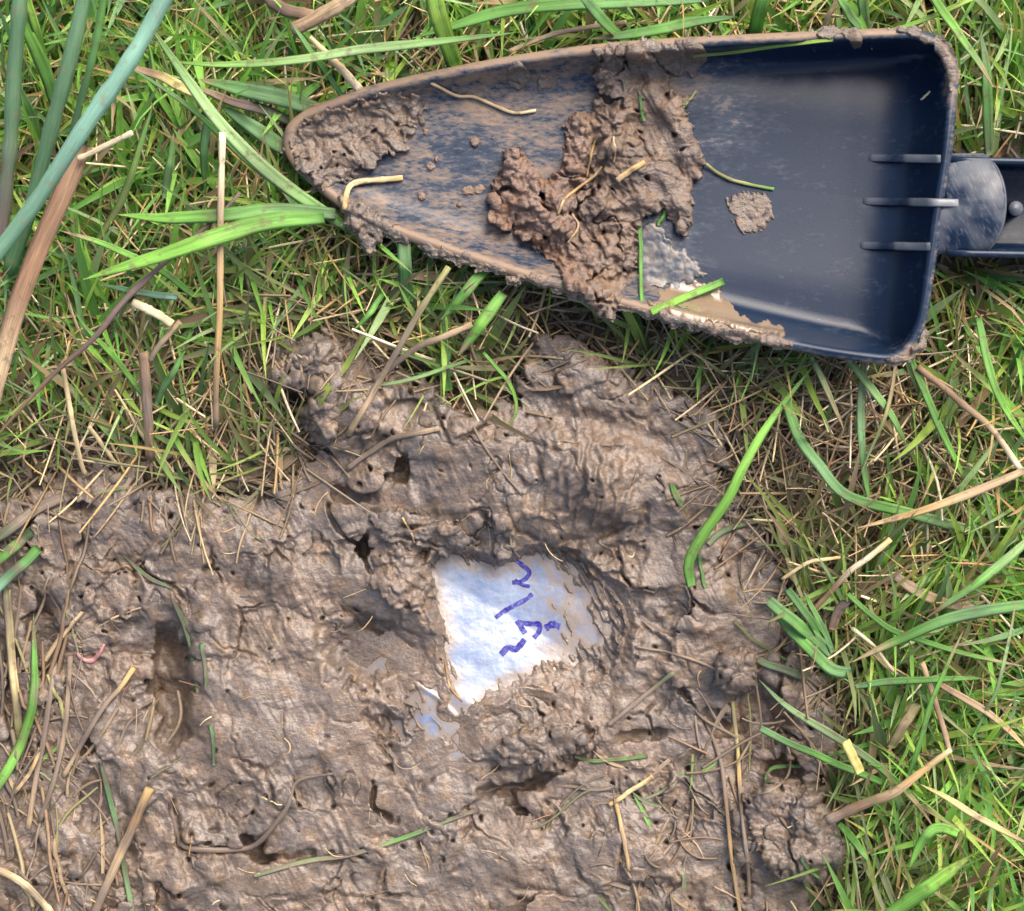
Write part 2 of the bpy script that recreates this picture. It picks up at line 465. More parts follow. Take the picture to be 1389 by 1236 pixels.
# overhangs: lumps spread sideways past their own foot
bl = blur(TZ, 5)
g0, g1 = np.gradient(bl, GST)
hp = np.clip((TZ - blur(TZ, 14)) / 8, -0.3, 1.3)
amp = 4.0 * hp * sstep(-30, -60, THS)
dx = -np.clip(g1, -1.2, 1.2) * amp + 0.8 * perlin(gx / 5, gy / 5, 91)
dy = -np.clip(g0, -1.2, 1.2) * amp + 0.8 * perlin(gx / 5, gy / 5, 92)
Vt = world_pts(gx + dx, gy + dy, TZ)

def mud_colour(x, y, z, rough, seed=100):
    a = fbm(x / 110, y / 110, 3, seed)[..., None]; b = fbm(x / 28, y / 28, 3, seed + 3)[..., None]; c = fbm(x / 9, y / 9, 2, seed + 6)[..., None]
    base = np.array([0.150, 0.111, 0.084]); ora = np.array([0.168, 0.118, 0.080]); gry = np.array([0.138, 0.111, 0.093])
    k = sstep(-0.35, 0.35, a + 0.5 * b)
    col = gry * (1 - k) + base * k
    k = sstep(0.05, 0.5, b + 0.4 * c)
    col = col * (1 - k) + ora * k
    return col * (1 + 0.18 * c) * (1 + 0.42 * fbm(x / 75 + 9, y / 75, 3, seed + 9))[..., None]

tcol = mud_colour(gx, gy, TZ, TR)
wet = np.clip(0.55 + 0.8 * fbm(gx / 60, gy / 60, 3, 95) + 0.25 * (1 - TR) + 0.35 * np.exp(-(np.maximum(-THS, 0) / 40) ** 2), 0, 1)
Ft = grid_faces(gx.shape[0], gx.shape[1], keep)
Vc, Fc, cc, wc = compact(Vt, Ft, tcol.reshape(-1, 3), wet.reshape(-1))
mud = mesh_obj('mud', Vc, Fc, M_MUD, col=cc, extra={'wet': wc})
tag(mud, 'brown wet churned mud dug open around the buried bag', 'mud', kind='structure')

def terr(x, y):
    """height of the ground or the mud"""
    x = np.asarray(x, float); y = np.asarray(y, float)
    i = (y - GY0) / GST; j = (x - GX0) / GST
    ok = (i > 0) & (j > 0) & (i < TZ.shape[0] - 2) & (j < TZ.shape[1] - 2)
    i = np.clip(i, 0, TZ.shape[0] - 2); j = np.clip(j, 0, TZ.shape[1] - 2)
    i0 = i.astype(int); j0 = j.astype(int); a = i - i0; b = j - j0
    z = (TZ[i0, j0] * (1 - a) * (1 - b) + TZ[i0 + 1, j0] * a * (1 - b) + TZ[i0, j0 + 1] * (1 - a) * b + TZ[i0 + 1, j0 + 1] * a * b)
    return np.where(ok, np.maximum(z, ground_z(x, y)), ground_z(x, y))

# soil below the grass: a fine patch and a wide sheet
M_SOIL, t, b = new_mat('soil')
geo = nd(t, 'ShaderNodeNewGeometry').outputs['Position']
n1 = noise(t, geo, 300, 5, 0.6); n2 = noise(t, geo, 40, 3, 0.5)
c = mix_col(t, n2, (0.07, 0.056, 0.034), (0.13, 0.10, 0.06))
c = mix_col(t, 1.0, c, ramp(t, n1, [(0.3, 0.5), (0.7, 1.4)]), 'MULTIPLY')
t.links.new(c, b.inputs['Base Color']); b.inputs['Roughness'].default_value = 0.75
t.links.new(bump(t, n1, 1.0, 0.002), b.inputs['Normal'])
sx = np.arange(-700, 2100, 9.0); sy = np.arange(-700, 1960, 9.0)
x, y = np.meshgrid(sx, sy)
z = ground_z(x, y) - 95 * sstep(6, 40, sdf(MUD, x, y) + 16 * fbm(x / 42, y / 42, 3, 73)) * (y < 1320)
tag(mesh_obj('soil', world_pts(x, y, z, False), grid_faces(*x.shape), M_SOIL), 'dark damp soil under the grass', 'ground', kind='structure')
M_FIELD, t, b = new_mat('far_turf')
geo = nd(t, 'ShaderNodeNewGeometry').outputs['Position']
c = mix_col(t, noise(t, geo, 30, 8, 0.65), (0.06, 0.10, 0.03), (0.14, 0.12, 0.06))
t.links.new(c, b.inputs['Base Color']); b.inputs['Roughness'].default_value = 0.9
t.links.new(bump(t, noise(t, geo, 200, 4, 0.6), 1.0, 0.01), b.inputs['Normal'])
V = np.array([(-150, -150, -0.04), (150, -150, -0.04), (150, 150, -0.04), (-150, 150, -0.04)], float)
tag(mesh_obj('ground', V, np.array([[0, 1, 2, 3]]), M_FIELD), 'wide grassy ground reaching to the horizon', 'ground', kind='structure')

# ------------------------------------------------------------------ the buried bag
M_BAG, t, b = new_mat('pale_plastic')
geo = nd(t, 'ShaderNodeNewGeometry').outputs['Position']
c = mix_col(t, ramp(t, noise(t, geo, 110, 5, 0.6), [(0.35, 0.0), (0.65, 1.0)]), (0.10, 0.15, 0.27), (0.19, 0.235, 0.32))
c = mix_col(t, ramp(t, noise(t, geo, 700, 3, 0.6), [(0.55, 0.0), (0.8, 0.45)]), c, (0.30, 0.27, 0.24))
dn = nd(t, 'ShaderNodeMath', operation='MULTIPLY_ADD'); t.links.new(noise(t, geo, 420, 4, 0.6), dn.inputs[0]); dn.inputs[1].default_value = 1.1; t.links.new(attr(t, 'dirt').outputs['Fac'], dn.inputs[2])
dm = mapr(t, dn.outputs[0], 0.72, 1.5, 0, 0.92)
c = mix_col(t, dm, c, (0.20, 0.155, 0.115))
t.links.new(c, b.inputs['Base Color'])
b.inputs['Roughness'].default_value = 0.33
b.inputs['Specular IOR Level'].default_value = 0.8
t.links.new(bump(t, noise(t, geo, 220, 3, 0.5), 0.35, 0.0012), b.inputs['Normal'])
x, y = np.meshgrid(np.arange(470, 915, 2.5), np.arange(725, 1040, 2.5))
bz = bag_z(x, y)
bag = thing('plastic_bag', world_pts(690.0, 850.0, -22.0)[0], 'pale blue white plastic bag with blue marker writing half buried in mud', 'plastic bag')
bo = np.where(np.maximum(sdf(HOLE, x, y), np.max([ell_sdf(x, y, *q) for q in BITS], axis=0)) > -16, 0, 9)
top = world_pts(x, y, bz)
keepb = bo < 1.06
Fb = grid_faces(*x.shape, keepb)
bi = np.clip(((y - GY0) / GST).astype(int), 0, TQ.shape[0] - 1); bj = np.clip(((x - GX0) / GST).astype(int), 0, TQ.shape[1] - 1)
dirt = 0.16 + sstep(22, 0, blur(TQ, 2)[bi, bj]) * 0.85 + 0.5 * sstep(680, 800, x) * sstep(860, 835, x) + 0.25 * np.exp(-ell(x, y, 640, 765, 60, 16, 0))
Vb, Fb2, dirtb = compact(top, Fb, dirt.ravel())
low = Vb.copy(); low[:, 2] -= 0.0011
n = len(Vb)
mesh_obj('sheet', np.vstack([Vb, low]), np.vstack([Fb2[:, ::-1], Fb2 + n])[:, ::-1], M_BAG, bag, extra={'dirt': np.concatenate([dirtb, dirtb])})
M_INK, t, b = new_mat('marker_ink')
geo = nd(t, 'ShaderNodeNewGeometry').outputs['Position']
t.links.new(mix_col(t, ramp(t, noise(t, geo, 520, 5, 0.7), [(0.40, 0.0), (0.56, 0.35), (0.66, 1.0)]), (0.008, 0.006, 0.15), (0.16, 0.17, 0.36)), b.inputs['Base Color']); b.inputs['Roughness'].default_value = 0.5; b.inputs['Specular IOR Level'].default_value = 0.15
def cp(pts): return [(560 + 0.2304 * a, 720 + 0.2304 * q) for a, q in pts]
INK = [(cp([(600, 172), (640, 200), (685, 240), (672, 275), (630, 300), (585, 305)]), 6), (cp([(600, 290), (640, 318), (690, 328)]), 5), (cp([(704, 372), (665, 405), (600, 440), (545, 470), (485, 512)]), 6.5),
       (cp([(612, 530), (632, 560), (662, 605)]), 7), (cp([(618, 540), (680, 548), (742, 552), (744, 590), (712, 632)]), 7), (cp([(780, 575), (822, 552), (866, 566)]), 9), (cp([(518, 730), (560, 690), (610, 695), (660, 640)]), 8.5)]
def ink_ribbon(pts, w, k):
    p = spline(pts, 26)
    T = np.gradient(p, axis=0); T /= np.linalg.norm(T, axis=1)[:, None] + 1e-9
    N = np.stack([-T[:, 1], T[:, 0]], 1)
    hw = 0.5 * w * (1 + 0.25 * perlin(np.arange(26) / 3.0, np.full(26, k * 3.7), 33))
    rows = [p + N * (hw * u)[:, None] for u in (-1, -0.4, 0.4, 1)]
    G = np.stack(rows, 1)
    V = world_pts(G[..., 0], G[..., 1], bag_z(G[..., 0], G[..., 1]) + 0.45)
    return V, grid_faces(26, 4)
Vs, Fs, o = [], [], 0
for k, (pts, w) in enumerate(INK):
    V, F = ink_ribbon(pts, w, k); Vs.append(V); Fs.append(F + o); o += len(V)
mesh_obj('marker_writing', np.vstack(Vs), np.vstack(Fs), M_INK, bag)

# ------------------------------------------------------------------ the trowel
OUT0 = [(386, 200), (390, 172), (412, 152), (445, 138), (500, 118), (590, 97), (700, 76), (820, 60), (950, 51), (1100, 44), (1200, 40), (1245, 42), (1275, 52), (1293, 72), (1300, 105), (1296, 150),
        (1290, 210), (1280, 275), (1270, 345), (1259, 420), (1248, 458), (1230, 484), (1208, 492), (1180, 491), (1100, 479), (1000, 457), (900, 432), (800, 405), (700, 375), (600, 342), (520, 312), (470, 286), (430, 256), (400, 228)]
_o = np.asarray(OUT0, float)
OUT = []
for i in range(len(_o)):
    q = [_o[(i + k) % len(_o)] for k in (-1, 0, 1, 2)]
    for tt in np.linspace(0, 1, 9, endpoint=False):
        OUT.append(0.5 * (2 * q[1] + (q[2] - q[0]) * tt + (2 * q[0] - 5 * q[1] + 4 * q[2] - q[3]) * tt ** 2 + (3 * q[1] - q[0] - 3 * q[2] + q[3]) * tt ** 3))
OUT = np.array(OUT)
OUTS = OUT[::3]
LIP = 13.0
def rim_z(x): return np.interp(x, [380, 520, 700, 950, 1150, 1300], [66, 78, 92, 112, 126, 130])
def depth(x): return np.interp(x, [380, 440, 520, 700, 950, 1150, 1300], [10, 18, 28, 46, 66, 84, 86])
def blade_z(x, y, d=None):
    if d is None: d = sdf(OUTS, x, y)
    back = sstep(1080, 1190, x)
    ww = np.interp(x, [380, 460, 700, 950, 1120], [22, 34, 44, 42, 38]) * (1 - back) + 34 * back
    # the end wall by the handle is wide with a soft fillet
    axis = (x - 1283) * 0.9925 + (y - 265) * 0.122
    endd = np.clip(-axis, 0, 400)
    u = np.clip((d - LIP) / ww, 0, 1)
    s1 = 1 - (1 - u) ** 2.4
    u2 = np.clip((endd - LIP) / 100.0, 0, 1)
    s2 = 1 - (1 - u2) ** 2.8
    s = np.minimum(s1, np.where(x > 1050, s2, 1))
    z = rim_z(x) - depth(x) * s
    lip = np.where(d < LIP, 3.5 * np.sin(np.pi * np.clip(d / LIP, 0, 1)), 0)
    mid = 4 * np.clip(np.abs(y - (190 + (x - 470) * 0.115)) / 120, 0, 1) ** 2 * s
    return z + lip + mid
MA, MB = np.array([478.0, 196.0]), np.array([1165.0, 268.0])
e = MB - MA
tt = np.clip(((OUT - MA) @ e) / (e @ e), 0, 1)
C = MA + tt[:, None] * e
Ln = np.linalg.norm(C - OUT, axis=1)
ds = [0, 1.2, 3, 6, 9, 11.5, 13.2, 15, 18, 22, 27, 33, 40, 48, 57, 67, 78, 90]
rings = []
for k, d in enumerate(ds):
    rings.append(np.minimum(d, Ln * (0.02 + 0.75 * k / len(ds) + 0.03)) / Ln)
last = rings[-1]
for k in range(1, 8):
    rings.append(last + (1 - last) * k / 7.0)
R = np.stack(rings, 0)                                        # rings x outline
P = OUT[None] + (C - OUT)[None] * R[..., None]
D = np.maximum(sdf(OUTS, P[..., 0], P[..., 1]), 0)
D[0] = 0
Z = blade_z(P[..., 0], P[..., 1], D)
skin = [(P[k], Z[k]) for k in range(len(R))]
rz = rim_z(OUT[:, 0])
out_n = (OUT - C) / Ln[:, None]
under = [(OUT + out_n * 1.5, rz - 4), (OUT + out_n * 1.0, rz - 13), (OUT - out_n * 3, rz - 14)]
und_in = [(P[k] , np.minimum(Z[k] - 9, rz - 14)) for k in range(6, len(R), 2)]
allr = [skin[k] for k in range(len(skin) - 1, -1, -1)] + under + und_in
XY = np.stack([r[0] for r in allr]); ZZ = np.stack([r[1] for r in allr])
no = len(OUT)
idx = np.arange(XY.shape[0] * no).reshape(-1, no)
nx = np.roll(idx, -1, axis=1)
Fq = np.stack([idx[:-1], nx[:-1], nx[1:], idx[1:]], -1).reshape(-1, 4)
def film(x, y):
    d = sdf(OUTS, x, y)
    f = 0.50 * sstep(1000, 880, x) * sstep(380, 430, x)
    f = f + 0.16 * np.exp(-ell(x, y, 640, 170, 130, 60, 8)) - 0.22 * np.exp(-ell(x, y, 650, 210, 70, 50, 20))
    f = np.maximum(f, 0.85 * sstep(24, 8, d) * sstep(1110, 1040, x) * (y > 250))
    f = np.maximum(f, 0.74 * sstep(18, 6, d) * sstep(1290, 1200, x) * (y < 200))
    f = np.maximum(f, 0.7 * np.exp(-ell(x, y, 1292, 110, 14, 60, 0)))
    f = np.maximum(f, 0.7 * np.exp(-ell(x, y, 1235, 478, 26, 18, -40)))
    f = np.maximum(f, 0.9 * np.exp(-ell(x, y, 440, 200, 80, 60, -20) ** 2))
    f = np.maximum(f, 0.38 * sstep(7, 2, d))
    f = np.maximum(f, 0.60 * np.exp(-ell(x, y, 920, 110, 70, 40, 0)))
    f = np.maximum(f, 0.36 * np.exp(-ell(x, y, 985, 150, 60, 80, 20)) + 0.015)
    return f
M_PLAS, t, b = new_mat('navy_plastic')
geo = nd(t, 'ShaderNodeNewGeometry').outputs['Position']
mp = nd(t, 'ShaderNodeMapping'); mp.inputs['Rotation'].default_value = (0, 0, math.radians(8)); mp.inputs['Scale'].default_value = (0.32, 1, 1); t.links.new(geo, mp.inputs[0])
s1 = noise(t, mp.outputs[0], 210, 5, 0.62)
mp2 = nd(t, 'ShaderNodeMapping'); mp2.inputs['Rotation'].default_value = (0, 0, math.radians(58)); mp2.inputs['Scale'].default_value = (1, 2.6, 1); t.links.new(geo, mp2.inputs[0])
s2 = noise(t, mp2.outputs[0], 330, 5, 0.65)
mm = nd(t, 'ShaderNodeMath', operation='ADD'); t.links.new(s1, mm.inputs[0]); t.links.new(s2, mm.inputs[1])
fl = attr(t, 'film').outputs['Fac']
mm2 = nd(t, 'ShaderNodeMath', operation='ADD'); t.links.new(mm.outputs[0], mm2.inputs[0]); t.links.new(fl, mm2.inputs[1])
fac = mapr(t, mm2.outputs[0], 1.40, 1.74, 0, 1)
haze = mapr(t, mm2.outputs[0], 1.12, 1.5, 0, 0.5)
scr = ramp(t, noise(t, mp2.outputs[0], 130, 6, 0.75), [(0.66, 0.0), (0.73, 0.8)])
plas = mix_col(t, scr, (0.006, 0.0145, 0.034), (0.10, 0.12, 0.14))
plas = mix_col(t, attr(t, 'worn_or_glint').outputs['Fac'], plas, (0.19, 0.195, 0.20))
c = mix_col(t, haze, plas, (0.075, 0.09, 0.11))
c = mix_col(t, fac, c, mix_col(t, noise(t, geo, 160, 3), (0.15, 0.115, 0.09), (0.25, 0.165, 0.105)))
t.links.new(c, b.inputs['Base Color'])
rr = nd(t, 'ShaderNodeMath', operation='MULTIPLY_ADD'); t.links.new(fac, rr.inputs[0]); rr.inputs[1].default_value = 0.16; rr.inputs[2].default_value = 0.27
t.links.new(rr.outputs[0], b.inputs['Roughness'])
hh = nd(t, 'ShaderNodeMath', operation='MULTIPLY_ADD'); t.links.new(fac, hh.inputs[0]); hh.inputs[1].default_value = 1.0; t.links.new(noise(t, geo, 2600, 2), hh.inputs[2])
t.links.new(bump(t, hh.outputs[0], 0.12, 0.0003), b.inputs['Normal'])
b.inputs['Specular IOR Level'].default_value = 0.22
trowel = thing('trowel', world_pts(840.0, 262.0, 24.0)[0], 'dark navy plastic garden trowel lying on grass with clumps of mud in its scoop', 'shovel')
def clean(n): return {'film': np.full(n, 0.05), 'worn_or_glint': np.zeros(n)}
Vtw = world_pts(XY[..., 0], XY[..., 1], ZZ)
mesh_obj('scoop', Vtw, Fq[:, ::-1], M_PLAS, trowel, extra={'film': film(XY[..., 0], XY[..., 1]).ravel(), 'worn_or_glint': np.zeros(len(Vtw))})

# three ribs in the end wall
for yr, x0, x1 in ((214, 1178, 1276), (273, 1170, 1300), (333, 1166, 1262)):
    n = 16
    xs = np.linspace(x0, x1, n)
    ys = yr + (xs - x0) * 0.02
    lift = np.interp(np.linspace(0, 1, n), [0, 0.18, 0.5, 0.62, 1.0], [0.0, 5, 8, 16, 9])
    zt = np.maximum(blade_z(xs, ys), 0) + lift
    zt = np.where(xs > 1272, rim_z(xs) + 6, zt)
    ring = []
    for off, dz in ((-7, -18), (-5.2, -1.0), (-3.8, 0), (3.8, 0), (5.2, -1.0), (7, -18)):
        ring.append(world_pts(xs, ys + off, zt + dz))
    G = np.stack(ring, 1).reshape(-1, 3)
    i = np.arange(n * 6).reshape(n, 6); j = np.roll(i, -1, axis=1)
    F = np.stack([i[:-1], i[1:], j[1:], j[:-1]], -1).reshape(-1, 4)
    caps = np.array([[0, 1, 4, 5], [1, 2, 3, 4]]); caps = np.vstack([caps, caps[:, ::-1] + 6 * (n - 1)])
    wv = np.repeat(np.interp(np.linspace(0, 1, n), [0, 0.1, 0.3, 0.46, 0.52, 1], [0.3, 0.35, 0.0, 0.0, 1.0, 1.0]), 6) * np.tile([0, 0.6, 1, 1, 0.6, 0], n)  # worn pale upper crest, plus a fillet highlight painted into the lower end
    mesh_obj('rib', G, np.vstack([F, caps]), M_PLAS, trowel, extra={'film': np.full(len(G), 0.12), 'worn_or_glint': wv})

# socket: a half-round hood over the start of the handle
nu, nv = 56, 64
u = np.linspace(0, 1, nu)[:, None]; v = np.linspace(0, 1, nv)[None]
yy = 208 + 137 * v + 0 * u
ph = v * np.pi
left = 1262 + 14 * np.cos((v - 0.45) * 2 * np.pi) * 0 + np.interp(v, [0, 0.25, 0.45, 0.62, 0.8, 1], [1272, 1270, 1278, 1264, 1256, 1257])
left = left - 1262
right_ = 1322 + 44 * np.sqrt(np.clip(1 - ((yy - 276) / 71) ** 2, 0.0, 1))
right_ = np.maximum(right_, left + 6)
xx = left + (right_ - left) * u
zz = 112 + 30 * np.sin(ph) ** 0.5 * (0.55 + 0.45 * np.sin(np.clip(u * 1.25, 0, 1) * np.pi / 2)) + 0.8 * fbm(xx / 26, yy / 26, 2, 121) - 3 * (u > 0.97)
zz = zz - np.where(u < 0.08, 12 * (1 - u / 0.08), 0)
top = world_pts(xx, yy, zz); low = world_pts(xx, yy, zz - 12)
Fu = grid_faces(nu, nv); n = nu * nv
i = np.arange(n).reshape(nu, nv)
edge = np.concatenate([i[0, :], i[1:, -1], i[-1, -2::-1], i[-2:0:-1, 0]])
e2 = np.roll(edge, -1)
side = np.stack([edge, e2, e2 + n, edge + n], -1)
w_ = np.clip(0.10 + 0.5 * fbm(xx / 34, yy / 34, 2, 122) + 0.9 * np.clip(streaks(xx, yy, 16, 3, 123, 3) - 0.1, 0, 1) + 0.3 * (u > 0.965), 0, 0.42)
mesh_obj('socket', np.vstack([top, low]), np.vstack([Fu, Fu[:, ::-1] + n, side[:, ::-1]]), M_PLAS, trowel, extra={'film': np.full(2 * n, 0.12), 'worn_or_glint': np.concatenate([w_.ravel()] * 2)})

# handle: an open channel with two side flanges, running on to a rounded grip end
def loft(name, xs, prof, mat, parent, worn_or_glint=0.0):
    """closed cross-section prof (list of y, z functions of x) along xs"""
    rows = np.stack([np.stack([np.full_like(xs, 0) + xs, f(xs)[0], f(xs)[1]], -1) for f in prof], 1)
    n, m = rows.shape[:2]
    G = world_pts(rows[..., 0], rows[..., 1], rows[..., 2])
    i = np.arange(n * m).reshape(n, m); j = np.roll(i, -1, axis=1)
    F = np.stack([i[:-1], j[:-1], j[1:], i[1:]], -1).reshape(-1, 4)
    V = np.vstack([G, G[:m].mean(0), G[-m:].mean(0)])
    c0, c1 = n * m, n * m + 1
    k = np.arange(m); k2 = np.roll(k, -1)
    T = np.vstack([np.stack([k2, k, np.full(m, c0)], -1), np.stack([k + (n - 1) * m, k2 + (n - 1) * m, np.full(m, c1)], -1)])
    return mesh_obj(name, V, [F, T], mat, parent, extra={'film': np.full(len(V), 0.12), 'worn_or_glint': np.full(len(V), worn_or_glint)})
xs = np.concatenate([np.linspace(1285, 1650, 12), 1650 + 68 * np.sin(np.linspace(0.2, 1.55, 8))])
def hw(x): return np.where(x < 1650, 66, 66 * np.sqrt(np.clip(1 - ((x - 1650) / 70.0) ** 2, 0.02, 1)))
def cyc(x): return 281 + (x - 1330) * 0.02
zt_, zf_, zb_ = 124.0, 26.0, 16.0
def pr(f, z): return lambda x: (cyc(x) + f * hw(x) / 66.0, np.full_like(x, z))
loft('handle', xs, [pr(-68, zt_ - 2), pr(-66, zt_ + 1), pr(-60, zt_ + 1), pr(-58, zt_ - 2), pr(-54, zf_ + 4), pr(-48, zf_), pr(48, zf_), pr(54, zf_ + 4), pr(58, zt_ - 2), pr(60, zt_ + 1), pr(66, zt_ + 1), pr(68, zt_ - 2), pr(64, zb_ + 6), pr(56, zb_), pr(-56, zb_), pr(-64, zb_ + 6)], M_PLAS, trowel)
# the round pin standing in the channel
a = np.linspace(0, 2 * np.pi, 20, endpoint=False)
rows = [(10.5, zf_ - 2), (10.5, 116), (9.6, 118.5), (0.5, 119.2)]
G = np.vstack([world_pts(1378 + r * np.cos(a), 283 + r * np.sin(a), z) for r, z in rows])
i = np.arange(80).reshape(4, 20); j = np.roll(i, -1, axis=1)
mesh_obj('pin', G, np.stack([i[:-1], i[1:], j[1:], j[:-1]], -1).reshape(-1, 4), M_PLAS, trowel, extra={'film': np.full(80, 0.1), 'worn_or_glint': np.full(80, 0.3)})

# ------------------------------------------------------------------ mud lumps: on the trowel and loose on the ground
CLUMPS = []
def lump(name, poly, thick, round_w, relief, base, seed, label, cat='mud clump', mat=None, edge=7.0, step=1.4, wetv=0.45, hue=None, group=None, sink=3.0, dome=0.0, fn=None, rfn=None, tint=None):
    poly = np.asarray(poly, float)
    x0, y0 = poly.min(0) - 16; x1, y1 = poly.max(0) + 16
    def tz(x, y):
        d = sdf(poly, x, y) + edge * (0.9 * fbm(x / 30, y / 30, 2, seed + 5) + 1.3 * fbm(x / 13, y / 13, 3, seed) + 0.25 * perlin(x / 4.5, y / 4.5, seed + 1))
        if fn is not None: d = fn(x, y, d)
        tk = thick * (1 + 0.9 * fbm(x / 60, y / 60, 2, seed + 2))
        prof = np.where(d > 0, tk * np.sqrt(np.clip(1 - (1 - np.clip(d / round_w, 0, 1)) ** 2, 0, 1)) + dome * np.clip(d, 0, 200), d * 2.5)
        return prof + relief * mud_relief(x, y, np.ones_like(x) if rfn is None else rfn(x, y), seed + 3, 6.0, 1.9) * sstep(-2, 7, d), d
    x, y = np.meshgrid(np.arange(x0, x1, step), np.arange(y0, y1, step))
    tk, d = tz(x, y)
    z = base(x, y) + np.maximum(tk, -sink)
    g0, g1 = np.gradient(blur(z, 3), step)
    f = np.clip((z - blur(z, 9)) / 6, -0.2, 1.2) * sstep(-1, 5, d)
    X = x - np.clip(g1, -1.2, 1.2) * 2.4 * f; Y = y - np.clip(g0, -1.2, 1.2) * 2.4 * f
    V = world_pts(X, Y, z)
    F = grid_faces(*x.shape, d > -2.0)
    colr = mud_colour(x, y, z, 1, seed + 20)
    if hue is not None: colr = colr * np.asarray(hue)
    if tint is not None: colr = colr * (1 + tint(x, y)[..., None] * np.array([0.10, -0.05, -0.12]))
    wt = np.clip(wetv + 0.4 * fbm(x / 40, y / 40, 2, seed + 30), 0, 1)
    V, F, cc, ww = compact(V, F, colr.reshape(-1, 3), wt.ravel())
    c = poly.mean(0)
    o = mesh_obj(name, V, F, mat or M_CLUMP, col=cc, extra={'wet': ww}, origin=world_pts(c[0], c[1], float(base(np.array([c[0]]), np.array([c[1]]))[0]))[0])
    tag(o, label, cat, group)
    CLUMPS.append((poly, tz, base))
    return o

def bz0(x, y): return blade_z(x, y)
lump('mud_clump', [(662, 300), (664, 262), (676, 235), (682, 205), (700, 203), (716, 218), (738, 246), (756, 230), (768, 200), (768, 168), (778, 150), (800, 148), (812, 120), (806, 92), (822, 66), (850, 60), (880, 70), (900, 92), (912, 122),
                   (930, 140), (936, 160), (944, 190), (957, 222), (948, 240), (940, 255), (940, 290), (930, 320), (916, 318), (908, 300), (896, 286), (872, 296), (864, 340), (860, 380), (840, 400), (828, 432), (808, 424), (792, 402), (766, 392), (756, 362), (728, 340), (698, 318)],
     22, 26, 1.35, bz0, 130, 'large crumbly reddish brown mud clump heaped in the middle of the trowel scoop', hue=(1.02, 0.95, 0.9), wetv=0.25, rfn=lambda x, y: np.clip(1.25 - 1.0 * sstep(820, 890, x) * sstep(340, 300, y), 0.25, 1.3), tint=lambda x, y: sstep(840, 740, x))
lump('mud_clump', [(392, 205), (400, 172), (430, 152), (480, 138), (540, 122), (566, 130), (578, 150), (570, 172), (556, 196), (540, 206), (520, 218), (480, 240), (460, 262), (430, 252), (405, 230)],
     7, 14, 0.9, bz0, 170, 'grey brown wet mud plastered over the rounded tip of the trowel', wetv=0.6, edge=10, fn=lambda x, y, d: d + 13 * fbm(x / 22, y / 22, 3, 177) - 2 + np.clip(d, 0, 14) * 0.2)
lump('mud_clump', [(455, 262), (490, 275), (540, 305), (520, 320), (500, 345), (486, 325), (470, 300)], 6, 8, 0.8, bz0, 190, 'small ragged mud clump hanging off the lower edge near the trowel tip', wetv=0.5)
lump('mud_smear', [(800, 66), (880, 56), (960, 52), (962, 64), (955, 90), (940, 110), (930, 100), (905, 96), (880, 96), (840, 96)], 5, 8, 0.6, bz0, 200, 'brown mud smear along the upper rim behind the big clump', wetv=0.5, rfn=lambda x, y: 0.55 + 0 * x, fn=lambda x, y, d: np.minimum(d, 7) + 9 * fbm(x / 26, y / 26, 2, 400) - 1.5, sink=1.5)
lump('mud_smear', [(1090, 46), (1130, 36), (1165, 42), (1172, 58), (1158, 64), (1150, 52), (1110, 52)], 4, 5, 0.5, bz0, 205, 'short mud lump stuck on the upper rim of the scoop', edge=4, rfn=lambda x, y: 0.55 + 0 * x, fn=lambda x, y, d: np.minimum(d, 7) + 9 * fbm(x / 26, y / 26, 2, 400) - 1.5, sink=1.5)
lump('mud_smear', [(1205, 40), (1240, 38), (1278, 52), (1298, 80), (1300, 110), (1292, 130), (1284, 125), (1280, 95), (1265, 68), (1240, 50)], 3, 5, 0.45, bz0, 210, 'thin mud smear on the upper rear corner of the scoop', edge=4, rfn=lambda x, y: 0.55 + 0 * x, fn=lambda x, y, d: np.minimum(d, 7) + 9 * fbm(x / 26, y / 26, 2, 400) - 1.5, sink=1.5)
lump('mud_smear', [(1200, 488), (1228, 478), (1248, 452), (1256, 448), (1252, 474), (1232, 492), (1212, 496)], 4, 5, 0.5, bz0, 215, 'thin mud smear on the lower rear corner of the scoop', edge=4, rfn=lambda x, y: 0.55 + 0 * x, fn=lambda x, y, d: np.minimum(d, 7) + 9 * fbm(x / 26, y / 26, 2, 400) - 1.5, sink=1.5)
lump('mud_smear', [(830, 405), (900, 424), (1000, 448), (1075, 464), (1078, 474), (1000, 460), (900, 438), (832, 416)], 5, 6, 0.7, bz0, 220, 'long brown mud smear along the lower rim of the scoop', wetv=0.6, edge=5, rfn=lambda x, y: 0.55 + 0 * x, fn=lambda x, y, d: np.minimum(d, 7) + 9 * fbm(x / 26, y / 26, 2, 400) - 1.5, sink=1.5)
lump('mud_smear', [(520, 305), (600, 335), (700, 368), (790, 392), (792, 404), (700, 380), (600, 348), (520, 318)], 3.5, 5, 0.6, bz0, 225, 'crumbly mud line on the lower rim between trowel tip and big clump', edge=6, rfn=lambda x, y: 0.55 + 0 * x, fn=lambda x, y, d: np.minimum(d, 7) + 9 * fbm(x / 26, y / 26, 2, 400) - 1.5, sink=1.5)
def patch_fn(x, y, d): return np.minimum(d, 8) + 9 * streaks(x, y, 16, 5.0, 231, 2) - 1.5
lump('mud_smear', [(983, 280), (988, 266), (1002, 260), (1024, 259), (1040, 264), (1049, 278), (1048, 296), (1038, 311), (1020, 319), (1004, 314), (994, 300)], 2.2, 4, 0.22, bz0, 230, 'round scraped mud print in the clean part of the scoop', edge=4, fn=patch_fn, sink=2)
def dab(cx, cy, r): return [(cx + r * math.cos(a) * (0.8 + 0.4 * random.random()), cy + r * math.sin(a) * (0.8 + 0.4 * random.random())) for a in np.linspace(0, 2 * math.pi, 9)[:-1]]
